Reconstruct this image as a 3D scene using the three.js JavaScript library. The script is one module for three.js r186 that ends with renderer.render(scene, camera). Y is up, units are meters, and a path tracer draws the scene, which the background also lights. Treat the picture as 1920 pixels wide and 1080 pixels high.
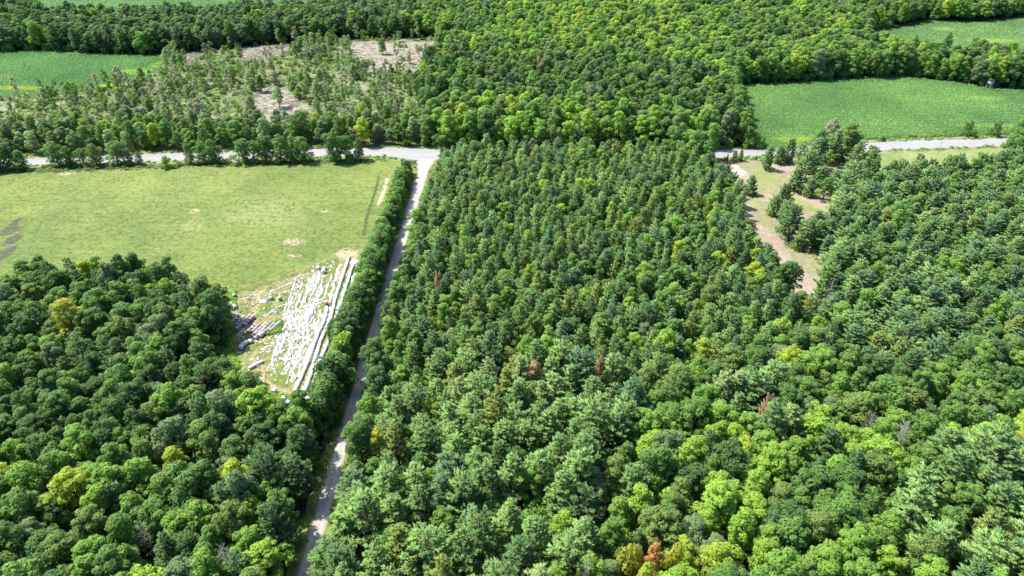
import * as THREE from 'three';
import { Sky } from 'three/addons/objects/Sky.js';

// ---------------------------------------------------------------- camera, sky, sun, exposure
const W = 1920, HGT = 1080, FOCAL = 1280, EYE = 120, PITCH = 33 * Math.PI / 180;
const SP = Math.sin(PITCH), CP = Math.cos(PITCH);
const scene = new THREE.Scene();
const camera = new THREE.PerspectiveCamera(2 * Math.atan(HGT / 2 / FOCAL) * 180 / Math.PI, W / HGT, 0.5, 12000);
camera.position.set(0, EYE, 0);
camera.rotation.set(-PITCH, 0, 0);
const renderer = new THREE.WebGLRenderer({ antialias: true });
renderer.toneMapping = THREE.LinearToneMapping;
renderer.toneMappingExposure = 1.7;
renderer.shadowMap.enabled = true;
const sunDir = new THREE.Vector3(-0.5, 0.845, -0.19).normalize();
const sky = new Sky();
sky.name = 'sky';
sky.userData.kind = 'structure';
sky.scale.setScalar(10000);
sky.material.uniforms.sunPosition.value.copy(sunDir);
sky.material.uniforms.turbidity.value = 4.5;
sky.material.uniforms.rayleigh.value = 0.75;
sky.material.uniforms.mieCoefficient.value = 0.004;
scene.add(sky);
scene.environmentIntensity = 0.26;
const sun = new THREE.DirectionalLight(new THREE.Color(1.0, 0.95, 0.84), 5.0);
sun.name = 'sun';
sun.position.copy(sunDir).multiplyScalar(900).add(new THREE.Vector3(0, 0, -330));
sun.target.position.set(0, 0, -330);
sun.castShadow = true;
Object.assign(sun.shadow.camera, { left: -600, right: 600, top: 600, bottom: -600, near: 10, far: 2200 });
sun.shadow.mapSize.set(4096, 4096);
scene.add(sun, sun.target);

// ---------------------------------------------------------------- helpers
function rng(seed) { let s = seed >>> 0; return () => { s = (s + 0x6d2b79f5) | 0; let t = Math.imul(s ^ (s >>> 15), 1 | s); t = (t + Math.imul(t ^ (t >>> 7), 61 | t)) ^ t; return ((t ^ (t >>> 14)) >>> 0) / 4294967296; }; }
const clamp = (x, a, b) => Math.max(a, Math.min(b, x)), mix = (a, b, t) => a + (b - a) * t;
const smooth = (a, b, x) => { const t = clamp((x - a) / (b - a), 0, 1); return t * t * (3 - 2 * t); };
const LAT = new Float32Array(65536); { const r = rng(77); for (let i = 0; i < 65536; i++) LAT[i] = r(); }
function noise(x, y) {
  const ix = Math.floor(x), iy = Math.floor(y); let fx = x - ix, fy = y - iy; fx = fx * fx * (3 - 2 * fx); fy = fy * fy * (3 - 2 * fy);
  const x0 = ix & 255, x1 = (ix + 1) & 255, y0 = (iy & 255) << 8, y1 = ((iy + 1) & 255) << 8;
  const a = LAT[y0 + x0], b = LAT[y0 + x1], c = LAT[y1 + x0], d = LAT[y1 + x1];
  return a + (b - a) * fx + (c - a) * fy + (a - b - c + d) * fx * fy;
}
function fbm(x, y, n = 4) { let s = 0, a = 0.5; for (let i = 0; i < n; i++) { s += a * noise(x, y); x = x * 2.03 + 17.3; y = y * 2.03 + 9.1; a *= 0.5; } return s / (1 - Math.pow(0.5, n)); }
// a pixel of the photograph seen at height h above flat ground -> [x, y] on the ground plan (x to the east, y away from the camera)
function G(px, py, h = 0) {
  const u = (px - 960) / FOCAL, v = (py - 540) / FOCAL, t = (EYE - h) / (SP + v * CP);
  return [u * t, t * (CP - v * SP)];
}
function pix(X, Y, h = 0) { const z = Y * CP + (EYE - h) * SP, d = (EYE - h) * CP - Y * SP; return [960 + FOCAL * X / z, 540 + FOCAL * d / z, z]; }
const poly = (list) => list.map((p) => G(p[0], p[1], p[2] || 0));
function inside(p, x, y) { let r = false; for (let i = 0, j = p.length - 1; i < p.length; j = i++) { const a = p[i], b = p[j]; if ((a[1] > y) !== (b[1] > y) && x < (b[0] - a[0]) * (y - a[1]) / (b[1] - a[1]) + a[0]) r = !r; } return r; }
function edgeDistance(p, x, y) { let m = 1e9; for (let i = 0, j = p.length - 1; i < p.length; j = i++) { const a = p[j], b = p[i], dx = b[0] - a[0], dy = b[1] - a[1], t = clamp(((x - a[0]) * dx + (y - a[1]) * dy) / (dx * dx + dy * dy || 1), 0, 1), ex = x - a[0] - dx * t, ey = y - a[1] - dy * t; m = Math.min(m, ex * ex + ey * ey); } return Math.sqrt(m); }
const within = (p, x, y, pad) => inside(p, x, y) || (pad > 0 && edgeDistance(p, x, y) < pad);
const counts = {};
function numbered(name) { counts[name] = (counts[name] || 0) + 1; return counts[name] === 1 ? name : name + '_' + String(counts[name] - 1).padStart(3, '0'); }
function tag(o, label, category, group, kind) { o.userData.label = label; if (category) o.userData.category = category; if (group) o.userData.group = group; if (kind) o.userData.kind = kind; return o; }
function add(o, name) { o.name = numbered(name); scene.add(o); return o; }
function shadows(o) { o.traverse((m) => { if (m.isMesh) { m.castShadow = true; m.receiveShadow = true; } }); return o; }
const srgb = (x) => { x = clamp(x, 0, 1); return 255 * (x <= 0.0031308 ? 12.92 * x : 1.055 * Math.pow(x, 1 / 2.4) - 0.055); };
function colorTexture(w, h, fn) {
  const d = new Uint8Array(w * h * 4);
  for (let j = 0, o = 0; j < h; j++) for (let i = 0; i < w; i++, o += 4) { const c = fn((i + 0.5) / w, (j + 0.5) / h); d[o] = srgb(c[0]); d[o + 1] = srgb(c[1]); d[o + 2] = srgb(c[2]); d[o + 3] = 255; }
  const t = new THREE.DataTexture(d, w, h); t.colorSpace = THREE.SRGBColorSpace; t.magFilter = THREE.LinearFilter; t.minFilter = THREE.LinearMipmapLinearFilter; t.generateMipmaps = true; t.needsUpdate = true; return t;
}
function roughen(p, step, amp) {
  const o = [];
  for (let i = 0; i < p.length; i++) {
    const a = p[i], b = p[(i + 1) % p.length], L = Math.hypot(b[0] - a[0], b[1] - a[1]), n = Math.max(1, Math.round(L / step));
    for (let k = 0; k < n; k++) { const x = mix(a[0], b[0], k / n), y = mix(a[1], b[1], k / n); o.push([x + (fbm(x * 0.21 + 3, y * 0.21, 3) - 0.5) * 2 * amp, y + (fbm(x * 0.21 + 50, y * 0.21 + 8, 3) - 0.5) * 2 * amp]); }
  }
  return o;
}
// a flat piece of land: outline on the ground plan, colours per point of the plan
function sheet(name, label, p, level, size, colorAt, rough = 0.95) {
  let x0 = 1e9, x1 = -1e9, y0 = 1e9, y1 = -1e9;
  for (const [x, y] of p) { x0 = Math.min(x0, x); x1 = Math.max(x1, x); y0 = Math.min(y0, y); y1 = Math.max(y1, y); }
  const shape = new THREE.Shape(p.map(([x, y]) => new THREE.Vector2(x, y)));
  const g = new THREE.ShapeGeometry(shape), uv = g.attributes.uv, pos = g.attributes.position;
  for (let i = 0; i < pos.count; i++) uv.setXY(i, (pos.getX(i) - x0) / (x1 - x0), (pos.getY(i) - y0) / (y1 - y0));
  g.rotateX(-Math.PI / 2);
  const w = x1 - x0, h = y1 - y0, k = size / Math.max(w, h), tw = Math.max(64, Math.round(w * k)), th = Math.max(64, Math.round(h * k));
  const map = colorTexture(tw, th, (u, v) => colorAt(x0 + u * w, y0 + v * h));
  const m = new THREE.Mesh(g, new THREE.MeshStandardMaterial({ map, roughness: rough }));
  m.position.y = level; add(m, name); m.receiveShadow = true;
  return tag(m, label, null, null, 'structure');
}

// ---------------------------------------------------------------- ground plan, traced from the photograph
const laneX = (Y) => -40.6 + 1.6 * smooth(150, 285, Y), laneHalf = (Y) => 1.65 + 0.8 * smooth(170, 275, Y) + 1.8 * smooth(278, 292, Y);
const lanePoly = []; { for (let Y = 40; Y <= 294; Y += 6) lanePoly.push([laneX(Y) - laneHalf(Y), Y]); for (let Y = 292; Y >= 40; Y -= 6) lanePoly.push([laneX(Y) + laneHalf(Y), Y]); }
const roadPoly = poly([[-160, 302], [-60, 299], [80, 297], [310, 288], [440, 284], [600, 279], [720, 276.5], [800, 280], [900, 283], [1100, 285], [1345, 281], [1440, 279], [1600, 270], [1700, 264], [1890, 259], [2100, 252],
  [2100, 262], [1890, 273], [1700, 280], [1600, 284], [1440, 291], [1345, 296], [1100, 299], [900, 298], [815, 299], [780, 300], [720, 293], [600, 294], [440, 298], [310, 302], [80, 309], [-60, 312], [-160, 315]]);
const hayPoly = poly([[-140, 330], [-50, 326], [100, 320], [200, 318], [330, 313], [450, 308], [600, 305], [690, 302], [754, 296], [750, 340], [730, 400], [714, 455], [702, 500], [690, 540], [674, 590], [650, 660], [624, 725], [606, 765], [580, 795], [530, 800], [505, 770], [455, 715, 5], [415, 640, 7], [428, 560, 8], [395, 520, 13], [330, 490, 13], [250, 472, 13], [150, 476, 13], [80, 475, 13], [0, 500, 13], [-140, 510, 13]]);
const yardPoly = poly([[436, 556], [520, 528], [600, 500], [662, 470], [676, 490], [668, 560], [640, 640], [606, 745], [560, 762], [505, 745], [468, 700], [440, 660], [425, 610]]);
const cropPoly = poly([[1380, 161], [1396, 195, 9], [1412, 232, 9], [1462, 268, 5], [1560, 262], [1700, 256], [1920, 248], [2050, 243], [2050, 178], [1920, 170], [1850, 165], [1790, 156], [1700, 144.5], [1600, 149], [1490, 155]]);
const cropFarPoly = poly([[1630, 60], [1700, 48], [1740, 40], [1847, 42], [1920, 33], [2080, 25], [2080, 103, 13], [1920, 101, 13], [1830, 82, 13], [1770, 88, 13], [1700, 76, 13], [1640, 68, 12]]);
const cropWestPoly = poly([[-140, 98], [0, 98.5], [100, 98], [167, 102], [267, 105], [320, 101], [292, 133], [256, 148], [205, 165], [90, 178], [0, 182], [-140, 182]]);
const cropNorthPoly = poly([[40, -30], [56, 2, 12], [83, 19, 12], [263, 16, 12], [393, 13, 12], [493, 9, 12], [600, 4, 12], [640, -30]]);
const cutPoly = poly([[-140, 182], [0, 182], [90, 180], [205, 166], [258, 148], [294, 133], [322, 102], [400, 92], [560, 80], [640, 74], [820, 70], [830, 100], [795, 150], [790, 200], [800, 276], [720, 274], [600, 277], [440, 282], [310, 286], [80, 295], [-140, 301]]);
const bare = [
  [[650, 80], [700, 77], [820, 77], [824, 100], [796, 128], [745, 136], [690, 134], [668, 110]], [[458, 88], [540, 83], [547, 95], [500, 108], [452, 114]], [[332, 102], [380, 98], [376, 124], [336, 122]],
  [[474, 165], [530, 160], [560, 190], [600, 212], [575, 236], [505, 238], [474, 215]], [[266, 160], [292, 158], [290, 175], [268, 175]], [[55, 226], [120, 235], [130, 250], [60, 248]], [[600, 214], [648, 204], [662, 228], [604, 240]],
].map(poly);
const clearPoly = poly([[1340, 298, 8], [1366, 306, 8], [1385, 335, 7], [1400, 385, 7], [1418, 440, 6], [1452, 480, 6], [1488, 520, 6], [1526, 582, 6], [1541, 584], [1530, 545], [1548, 508], [1522, 478], [1488, 470], [1464, 452], [1452, 425], [1500, 404, 8], [1568, 398, 8], [1564, 378], [1505, 361], [1482, 345], [1486, 303], [1400, 302], [1338, 301]]);
const islandPoly = poly([[1478, 303], [1486, 345], [1505, 360], [1562, 377], [1640, 372], [1640, 306]]);   // trees set by hand here
const vergePoly = poly([[1590, 285], [1700, 281], [1900, 273], [1890, 284, 9], [1800, 299, 9], [1720, 305, 9], [1640, 306, 9]]);
const sandPoly = poly([[1340, 299], [1500, 290], [1700, 281], [1960, 271], [1960, 300], [1700, 345], [1620, 420], [1575, 620], [1520, 640], [1440, 520], [1395, 430], [1350, 330]]);
const junctionPoly = poly([[690, 292], [830, 283], [818, 300], [814, 335], [770, 340], [765, 300], [735, 305]]), hedgeBand = [[-58, 122], [-42, 122], [-39, 296], [-56, 296]];
const cropEdgePoly = poly([[1470, 266], [1560, 260], [2100, 240], [2100, 256], [1890, 264], [1600, 272], [1440, 281], [1455, 272]]);
const hedgePoly = poly([[-160, 312], [80, 306], [310, 300], [600, 292], [750, 291], [740, 300], [690, 304], [450, 311], [200, 320], [-160, 332]]);
const roadFrontPoly = poly([[1336, 292], [1500, 286], [1600, 282], [1600, 286], [1490, 306], [1366, 308], [1345, 300]]);
const laneClear = []; { for (let Y = 40; Y <= 284; Y += 6) laneClear.push([laneX(Y) - laneHalf(Y) - 2.0, Y]); for (let Y = 284; Y >= 40; Y -= 6) laneClear.push([laneX(Y) + laneHalf(Y) + 2.3 + 2.0 * smooth(250, 280, Y), Y]); }
const openLand = [[hayPoly, 0.2], [cropPoly, 1], [cropFarPoly, 1], [cropWestPoly, 1], [cropNorthPoly, 0], [roadPoly, 2.0], [clearPoly, 0.6], [islandPoly, 0], [vergePoly, 0], [laneClear, 0], [roadFrontPoly, 0], [cropEdgePoly, 0], [hedgePoly, 0], [lanePoly, 1.5], [junctionPoly, 0], [hedgeBand, 0]];
const isOpen = (x, y, pad = 0) => openLand.some(([p, extra]) => within(p, x, y, pad + extra));

// ---------------------------------------------------------------- land
{
  const floor = colorTexture(512, 512, (u, v) => { const a = fbm(u * 16, v * 16, 4), b = noise(u * 120, v * 120); const g = mix(0.5, 1.3, a) * mix(0.7, 1.2, b); return [0.055 * g, 0.05 * g, 0.028 * g]; });
  floor.wrapS = floor.wrapT = THREE.RepeatWrapping;
  const g = new THREE.PlaneGeometry(9000, 9000); g.rotateX(-Math.PI / 2);
  const t = floor; t.repeat.set(150, 150);
  const m = new THREE.Mesh(g, new THREE.MeshStandardMaterial({ map: t, roughness: 1 }));
  m.position.set(0, 0, -2000); m.receiveShadow = true; add(m, 'ground'); tag(m, 'dark leaf-littered forest floor under the trees', null, null, 'structure');
}
const lerp3 = (a, b, t) => [mix(a[0], b[0], t), mix(a[1], b[1], t), mix(a[2], b[2], t)];
const spot = (px, py, rx, ry) => { const c = G(px, py), e = G(px + rx, py), f = G(px, py - ry); return { x: c[0], y: c[1], a: Math.abs(e[0] - c[0]), b: Math.abs(f[1] - c[1]) }; };
const blob = (s, x, y, n) => { const d = Math.hypot((x - s.x) / s.a, (y - s.y) / s.b) + (n - 0.5) * 1.1; return 1 - smooth(0.55, 1.05, d); };
{
  const dirtSpots = [spot(552, 453, 24, 7), spot(553, 480, 17, 4), spot(366, 396, 10, 5), spot(608, 396, 7, 3), spot(650, 476, 26, 12), spot(125, 326, 20, 3)].map((s) => [s, [0.42, 0.31, 0.2]]);
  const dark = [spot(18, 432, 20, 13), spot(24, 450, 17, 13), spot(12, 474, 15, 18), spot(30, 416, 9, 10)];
  const yellow = [spot(60, 350, 60, 26), spot(45, 392, 36, 16), spot(255, 345, 46, 18)];
  const dry = [spot(362, 425, 24, 16), spot(500, 400, 90, 30)];
  const track = [[420, 553], [480, 538], [540, 520], [600, 500], [640, 482], [672, 462]].map((p) => G(...p));
  const loop = [[478, 688], [486, 712], [506, 730], [535, 737], [556, 728], [575, 700]].map((p) => G(...p));
  const near = (l, x, y) => { let m = 1e9; for (let i = 1; i < l.length; i++) m = Math.min(m, edgeDistance([l[i - 1], l[i]], x, y)); return m; };
  const ditch = [[711, 331], [704, 358], [695, 385], [687, 412], [682, 440]].map((p) => G(...p));
  const path = [[727, 335], [718, 362], [710, 385]].map((p) => G(...p));
  sheet('hay_field', 'mown pale green hay field bounded by hedges and woods', roughen(hayPoly, 3, 0.9), 0.02, 1500, (x, y) => {
    const n1 = fbm(x * 0.03, y * 0.03, 4), n2 = fbm(x * 0.22 + y * 0.05, y * 0.5, 3), n3 = fbm(x * 1.4, y * 1.7, 3), n4 = noise(x * 4.1, y * 3.7);
    let c = lerp3([0.112, 0.162, 0.026], [0.19, 0.222, 0.044], clamp(n1 * 1.5 - 0.3 + (n2 - 0.5) * 0.9, 0, 1));
    for (const s of yellow) c = lerp3(c, [0.215, 0.235, 0.04], 0.5 * blob(s, x, y, n2 * 0.6 + n3 * 0.4));
    for (const s of dry) c = lerp3(c, [0.27, 0.27, 0.10], 0.45 * blob(s, x, y, n3));
    if (inside(yardPoly, x, y) || edgeDistance(yardPoly, x, y) < 4) {
      const e = (inside(yardPoly, x, y) ? 1 : -1) * edgeDistance(yardPoly, x, y) + (n3 - 0.5) * 6;
      const f = fbm(x * 0.16, y * 0.12 + 40, 4);
      let q = lerp3([0.13, 0.18, 0.03], [0.24, 0.20, 0.075], smooth(0.35, 0.62, f)); q = lerp3(q, [0.36, 0.28, 0.16], smooth(0.58, 0.74, fbm(x * 0.35 + 9, y * 0.13, 3)));
      c = lerp3(c, q, smooth(-2, 3, e) * 0.92);
    }
    const dt = near(track, x, y); c = lerp3(c, [0.12, 0.12, 0.03], 0.6 * (1 - smooth(0.4, 1.3, dt + (n3 - 0.5)))); c = lerp3(c, [0.24, 0.21, 0.08], 0.5 * (1 - smooth(0.3, 1.0, Math.abs(dt - 2.1) + (n3 - 0.5) * 0.6)));
    const dl = near(loop, x, y); c = lerp3(c, [0.36, 0.28, 0.14], 0.75 * (1 - smooth(0.4, 0.9, Math.abs(dl - 0.9) + (n3 - 0.5) * 0.7)));
    const dd = near(ditch, x, y); c = lerp3(c, [0.03, 0.06, 0.012], 0.85 * (1 - smooth(0.3, 0.9, dd + (n3 - 0.5) * 1.1)));
    const dp = near(path, x, y); c = lerp3(c, [0.45, 0.36, 0.24], 0.9 * (1 - smooth(0.4, 1.2, dp + (n3 - 0.5) * 1.2)));
    for (const [s, q] of dirtSpots) c = lerp3(c, q, 0.9 * blob(s, x, y, n3));
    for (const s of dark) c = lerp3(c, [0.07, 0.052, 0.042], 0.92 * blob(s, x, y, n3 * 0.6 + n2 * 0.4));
    const k = mix(0.76, 1.24, n3) * mix(0.88, 1.12, n4) * (1 + 0.045 * Math.cos((y + x * 0.03 + (n2 - 0.5) * 1.5) * 2 * Math.PI / 3.4));
    return [c[0] * k, c[1] * k, c[2] * k];
  });
}
function cropColor(angle, spacing, deep, pale, strips) {
  const ca = Math.cos(angle), sa = Math.sin(angle);
  return (x, y) => {
    const r = x * ca + y * sa, n1 = fbm(x * 0.035, y * 0.035, 4), n3 = fbm(x * 1.1, y * 1.1, 3);
    let c = lerp3(deep, pale, clamp(n1 * 1.6 - 0.35, 0, 1));
    for (const s of strips || []) c = lerp3(c, s[1], s[2] * blob(s[0], x, y, n3 * 0.5 + n1 * 0.5));
    const k = mix(0.75, 1.2, n3) * (0.94 + 0.1 * Math.cos(r * 2 * Math.PI / spacing)); return [c[0] * k, c[1] * k, c[2] * k];
  };
}
const cropC = cropColor(1.52, 4.5, [0.055, 0.12, 0.028], [0.105, 0.178, 0.042], [[spot(1500, 262, 60, 8), [0.19, 0.24, 0.03], 0.7], [spot(1840, 185, 50, 6), [0.16, 0.23, 0.05], 0.6], [spot(1860, 236, 90, 3), [0.17, 0.24, 0.04], 0.6]]);
sheet('crop_field', 'green crop field beside the gravel road and hunting tower', roughen(cropPoly, 4, 0.8), 0.02, 1000, cropC);
const cropF = cropColor(1.4, 5, [0.06, 0.12, 0.03], [0.11, 0.175, 0.044], [[spot(1860, 77, 60, 6), [0.2, 0.25, 0.04], 0.6], [spot(1770, 55, 25, 4), [0.17, 0.23, 0.06], 0.6]]);
sheet('crop_field', 'green crop field enclosed by woods behind the hunting tower', roughen(cropFarPoly, 4, 1), 0.02, 800, cropF);
const cropW = cropColor(1.5, 4, [0.05, 0.12, 0.028], [0.09, 0.168, 0.04], [[spot(40, 166, 70, 5), [0.2, 0.23, 0.02], 0.8], [spot(250, 135, 46, 7), [0.15, 0.25, 0.03], 0.7], [spot(205, 162, 30, 4), [0.24, 0.31, 0.03], 0.8], [spot(300, 122, 18, 8), [0.18, 0.24, 0.04], 0.8]]);
sheet('crop_field', 'green crop field with a yellow strip beside the cutover', roughen(cropWestPoly, 4, 0.8), 0.02, 1000, cropW);
const cropN = cropColor(1.5, 5, [0.055, 0.122, 0.028], [0.09, 0.165, 0.04]);
sheet('crop_field', 'bright green field beyond the tall dark tree line', roughen(cropNorthPoly, 5, 1), 0.02, 640, cropN);
sheet('cutover_ground', 'logged ground with tan slash and pale weeds among thin trees', roughen(cutPoly, 4, 1.5), 0.014, 1200, (x, y) => {
  const n1 = fbm(x * 0.04, y * 0.04, 4), n2 = fbm(x * 0.16 + 5, y * 0.2, 3), n3 = fbm(x * 0.9, y * 1.1, 3);
  let c = lerp3([0.11, 0.145, 0.045], [0.2, 0.205, 0.09], clamp(n1 * 1.8 - 0.4 + (n2 - 0.5) * 0.8, 0, 1));
  c = lerp3(c, [0.29, 0.245, 0.175], 0.6 * smooth(0.57, 0.68, n2 * 0.6 + n1 * 0.4));
  for (const p of bare) { const d = (inside(p, x, y) ? 1 : -1) * edgeDistance(p, x, y) + (n2 - 0.5) * 14; if (d > -4) c = lerp3(c, lerp3([0.29, 0.235, 0.19], [0.23, 0.21, 0.115], smooth(0.45, 0.65, fbm(x * 0.12 + 40, y * 0.3, 3))), smooth(-4, 4, d) * 0.95); }
  const k = mix(0.6, 1.35, n3) * mix(0.8, 1.2, noise(x * 3, y * 3)); return [c[0] * k, c[1] * k, c[2] * k];
});
{
  const grassA = poly([[1398, 313], [1455, 318], [1462, 342], [1432, 362], [1418, 392], [1406, 380], [1416, 345]]), grassB = poly([[1470, 358], [1530, 386], [1555, 397], [1500, 402], [1480, 388]]);
  const white = [spot(1386, 322, 15, 8), spot(1380, 312, 8, 5)];
  sheet('sandy_clearing', 'sandy clearing with grass patches among the pines', roughen(sandPoly, 3, 1), 0.014, 1200, (x, y) => {
    const n1 = fbm(x * 0.07, y * 0.07, 4), n3 = fbm(x * 1.0, y * 1.0, 3), n4 = noise(x * 3.7, y * 3.7);
    let c = lerp3([0.27, 0.2, 0.14], [0.36, 0.285, 0.205], n1); c = lerp3(c, [0.2, 0.2, 0.08], 0.75 * smooth(0.43, 0.58, fbm(x * 0.11 + 31, y * 0.07 + 3, 4)));
    for (const g of [grassA, grassB]) { const d = (inside(g, x, y) ? 1 : -1) * edgeDistance(g, x, y) + (n3 - 0.5) * 5; c = lerp3(c, lerp3([0.15, 0.19, 0.05], [0.27, 0.26, 0.08], n1), smooth(-1.5, 2, d) * 0.9); }
    c = lerp3(c, [0.46, 0.41, 0.33], 0.9 * Math.max(blob(white[0], x, y, n3), blob(white[1], x, y, n3)));
    const r = pix(x, y), v = smooth(1590, 1640, r[0]) * (1 - smooth(318, 332, r[1])) || 0;
    const q = lerp3([0.15, 0.205, 0.05], [0.25, 0.265, 0.085], clamp(n1 * 1.4 - 0.2, 0, 1)); c = lerp3(c, q, v);
    const k = mix(0.7, 1.25, n3) * mix(0.85, 1.15, n4); return [c[0] * k, c[1] * k, c[2] * k];
  });
}
{
  const vg = (x, y) => { const n1 = fbm(x * 0.12, y * 0.12, 3), n3 = fbm(x * 1.3, y * 1.3, 3), k = mix(0.65, 1.25, n3); const c = lerp3([0.10, 0.15, 0.03], [0.23, 0.23, 0.07], n1); return [c[0] * k, c[1] * k, c[2] * k]; };
  const lv = []; for (let Y = 36; Y <= 290; Y += 5) lv.push([laneX(Y) - laneHalf(Y) - 2.2, Y]); for (let Y = 290; Y >= 36; Y -= 5) lv.push([laneX(Y) + laneHalf(Y) + 2.4, Y]);
  sheet('lane_verge', 'grass verge along the narrow gravel lane', roughen(lv, 2, 0.6), 0.026, 1024, vg);
  const up = poly([[-160, 293], [310, 283], [720, 272], [800, 275], [1100, 280], [1345, 277], [1440, 274], [1560, 266], [1700, 259.5], [1890, 253], [2100, 247], [2100, 268], [1890, 278], [1700, 286], [1440, 298], [1345, 303], [1100, 304], [800, 304], [720, 298], [600, 300], [310, 308], [-160, 321]]);
  sheet('road_verge', 'dry yellow grass verge along the wide gravel road', roughen(up, 3, 0.9), 0.022, 2048, (x, y) => { const c = vg(x, y), n = fbm(x * 0.3, y * 0.3, 3); return lerp3(c, [0.33, 0.28, 0.15], 0.5 * smooth(0.5, 0.65, n)); });
  sheet('gravel_road', 'wide pale gravel road running past the fields', roughen(roadPoly, 3, 0.5), 0.032, 2048, (x, y) => {
    const n1 = fbm(x * 0.05, y * 0.5, 3), n3 = fbm(x * 1.6, y * 1.6, 3), k = mix(0.86, 1.12, n1) * mix(0.85, 1.15, n3); return [0.305 * k, 0.29 * k, 0.268 * k];
  });
  sheet('gravel_lane', 'narrow pale gravel lane between hedge and pine stand', roughen(lanePoly, 2, 0.45), 0.038, 2048, (x, y) => {
    const o = (x - laneX(y)) / laneHalf(y), rut = Math.exp(-Math.pow((Math.abs(o) - 0.42) / 0.2, 2)), n1 = fbm(x * 0.6, y * 0.06, 3), n3 = fbm(x * 1.8, y * 1.4, 3);
    const k = (0.82 + 0.16 * rut) * mix(0.85, 1.12, n1) * mix(0.8, 1.2, n3); const c = [0.42 * k, 0.38 * k, 0.33 * k];
    return lerp3(c, [0.2, 0.21, 0.08], 0.55 * smooth(0.78, 1.0, Math.abs(o) + (n3 - 0.5) * 0.5));
  });
}

// ---------------------------------------------------------------- foliage shapes
class Cloud {
  constructor() { this.p = []; this.n = []; this.c = []; }
  tri(ax, ay, az, bx, by, bz, cx, cy, cz, ox, oy, oz, tint, soft) {
    let nx = (by - ay) * (cz - az) - (bz - az) * (cy - ay), ny = (bz - az) * (cx - ax) - (bx - ax) * (cz - az), nz = (bx - ax) * (cy - ay) - (by - ay) * (cx - ax);
    const l = Math.hypot(nx, ny, nz) || 1; nx /= l; ny /= l; nz /= l;
    if (nx * ox + ny * oy + nz * oz < 0) { nx = -nx; ny = -ny; nz = -nz; this.p.push(ax, ay, az, cx, cy, cz, bx, by, bz); } else this.p.push(ax, ay, az, bx, by, bz, cx, cy, cz);
    let mx = nx * (1 - soft) + ox * soft, my = ny * (1 - soft) + oy * soft, mz = nz * (1 - soft) + oz * soft; const q = Math.hypot(mx, my, mz) || 1; mx /= q; my /= q; mz /= q;
    for (let k = 0; k < 3; k++) { this.n.push(mx, my, mz); this.c.push(tint[0], tint[1], tint[2]); }
  }
  geometry() {
    const g = new THREE.BufferGeometry();
    g.setAttribute('position', new THREE.Float32BufferAttribute(this.p, 3)); g.setAttribute('normal', new THREE.Float32BufferAttribute(this.n, 3)); g.setAttribute('color', new THREE.Float32BufferAttribute(this.c, 3));
    return g;
  }
}
const V = (x, y, z) => new THREE.Vector3(x, y, z);
const randDir = (r) => { const z = r() * 2 - 1, a = r() * 6.2832, s = Math.sqrt(1 - z * z); return [s * Math.cos(a), z, s * Math.sin(a)]; };
function leaf(cl, r, x, y, z, ox, oy, oz, size, jitter, soft) {
  const j = randDir(r); let nx = ox + j[0] * jitter, ny = oy + j[1] * jitter, nz = oz + j[2] * jitter; const l = Math.hypot(nx, ny, nz) || 1; nx /= l; ny /= l; nz /= l;
  const k = randDir(r); let ux = ny * k[2] - nz * k[1], uy = nz * k[0] - nx * k[2], uz = nx * k[1] - ny * k[0]; const ul = Math.hypot(ux, uy, uz) || 1; ux /= ul; uy /= ul; uz /= ul;
  const wx = ny * uz - nz * uy, wy = nz * ux - nx * uz, wz = nx * uy - ny * ux, s = size * (0.7 + 0.6 * r()), a = 0.75, b = 0.55 + 0.3 * r(), t = 0.82 + 0.36 * r(), warm = 0.92 + 0.16 * r();
  cl.tri(x + ux * s * a, y + uy * s * a, z + uz * s * a, x - ux * s * 0.5 + wx * s * b, y - uy * s * 0.5 + wy * s * b, z - uz * s * 0.5 + wz * s * b, x - ux * s * 0.5 - wx * s * b, y - uy * s * 0.5 - wy * s * b, z - uz * s * 0.5 - wz * s * b, ox, oy, oz, [t * warm, t, t], soft);
}
function limbs(list) {   // tapered, closed-off branches [x0,y0,z0,x1,y1,z1,r0,r1,sides]
  const p = [], idx = []; let base = 0;
  for (const [x0, y0, z0, x1, y1, z1, r0, r1, n = 5] of list) {
    const d = V(x1 - x0, y1 - y0, z1 - z0).normalize(), u = V(0, 1, 0).cross(d); if (u.length() < 0.05) u.set(1, 0, 0); u.normalize(); const w = d.clone().cross(u);
    for (let e = 0; e < 2; e++) for (let k = 0; k < n; k++) { const a = k / n * 6.2832, R = e ? r1 : r0, c = Math.cos(a) * R, s = Math.sin(a) * R; p.push((e ? x1 : x0) + u.x * c + w.x * s, (e ? y1 : y0) + u.y * c + w.y * s, (e ? z1 : z0) + u.z * c + w.z * s); }
    for (let k = 0; k < n; k++) { const a = base + k, b = base + (k + 1) % n; idx.push(a, b, a + n, b, b + n, a + n); }
    base += 2 * n;
  }
  const g = new THREE.BufferGeometry(); g.setAttribute('position', new THREE.Float32BufferAttribute(p, 3)); g.setIndex(idx); g.computeVertexNormals(); return g;
}
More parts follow.
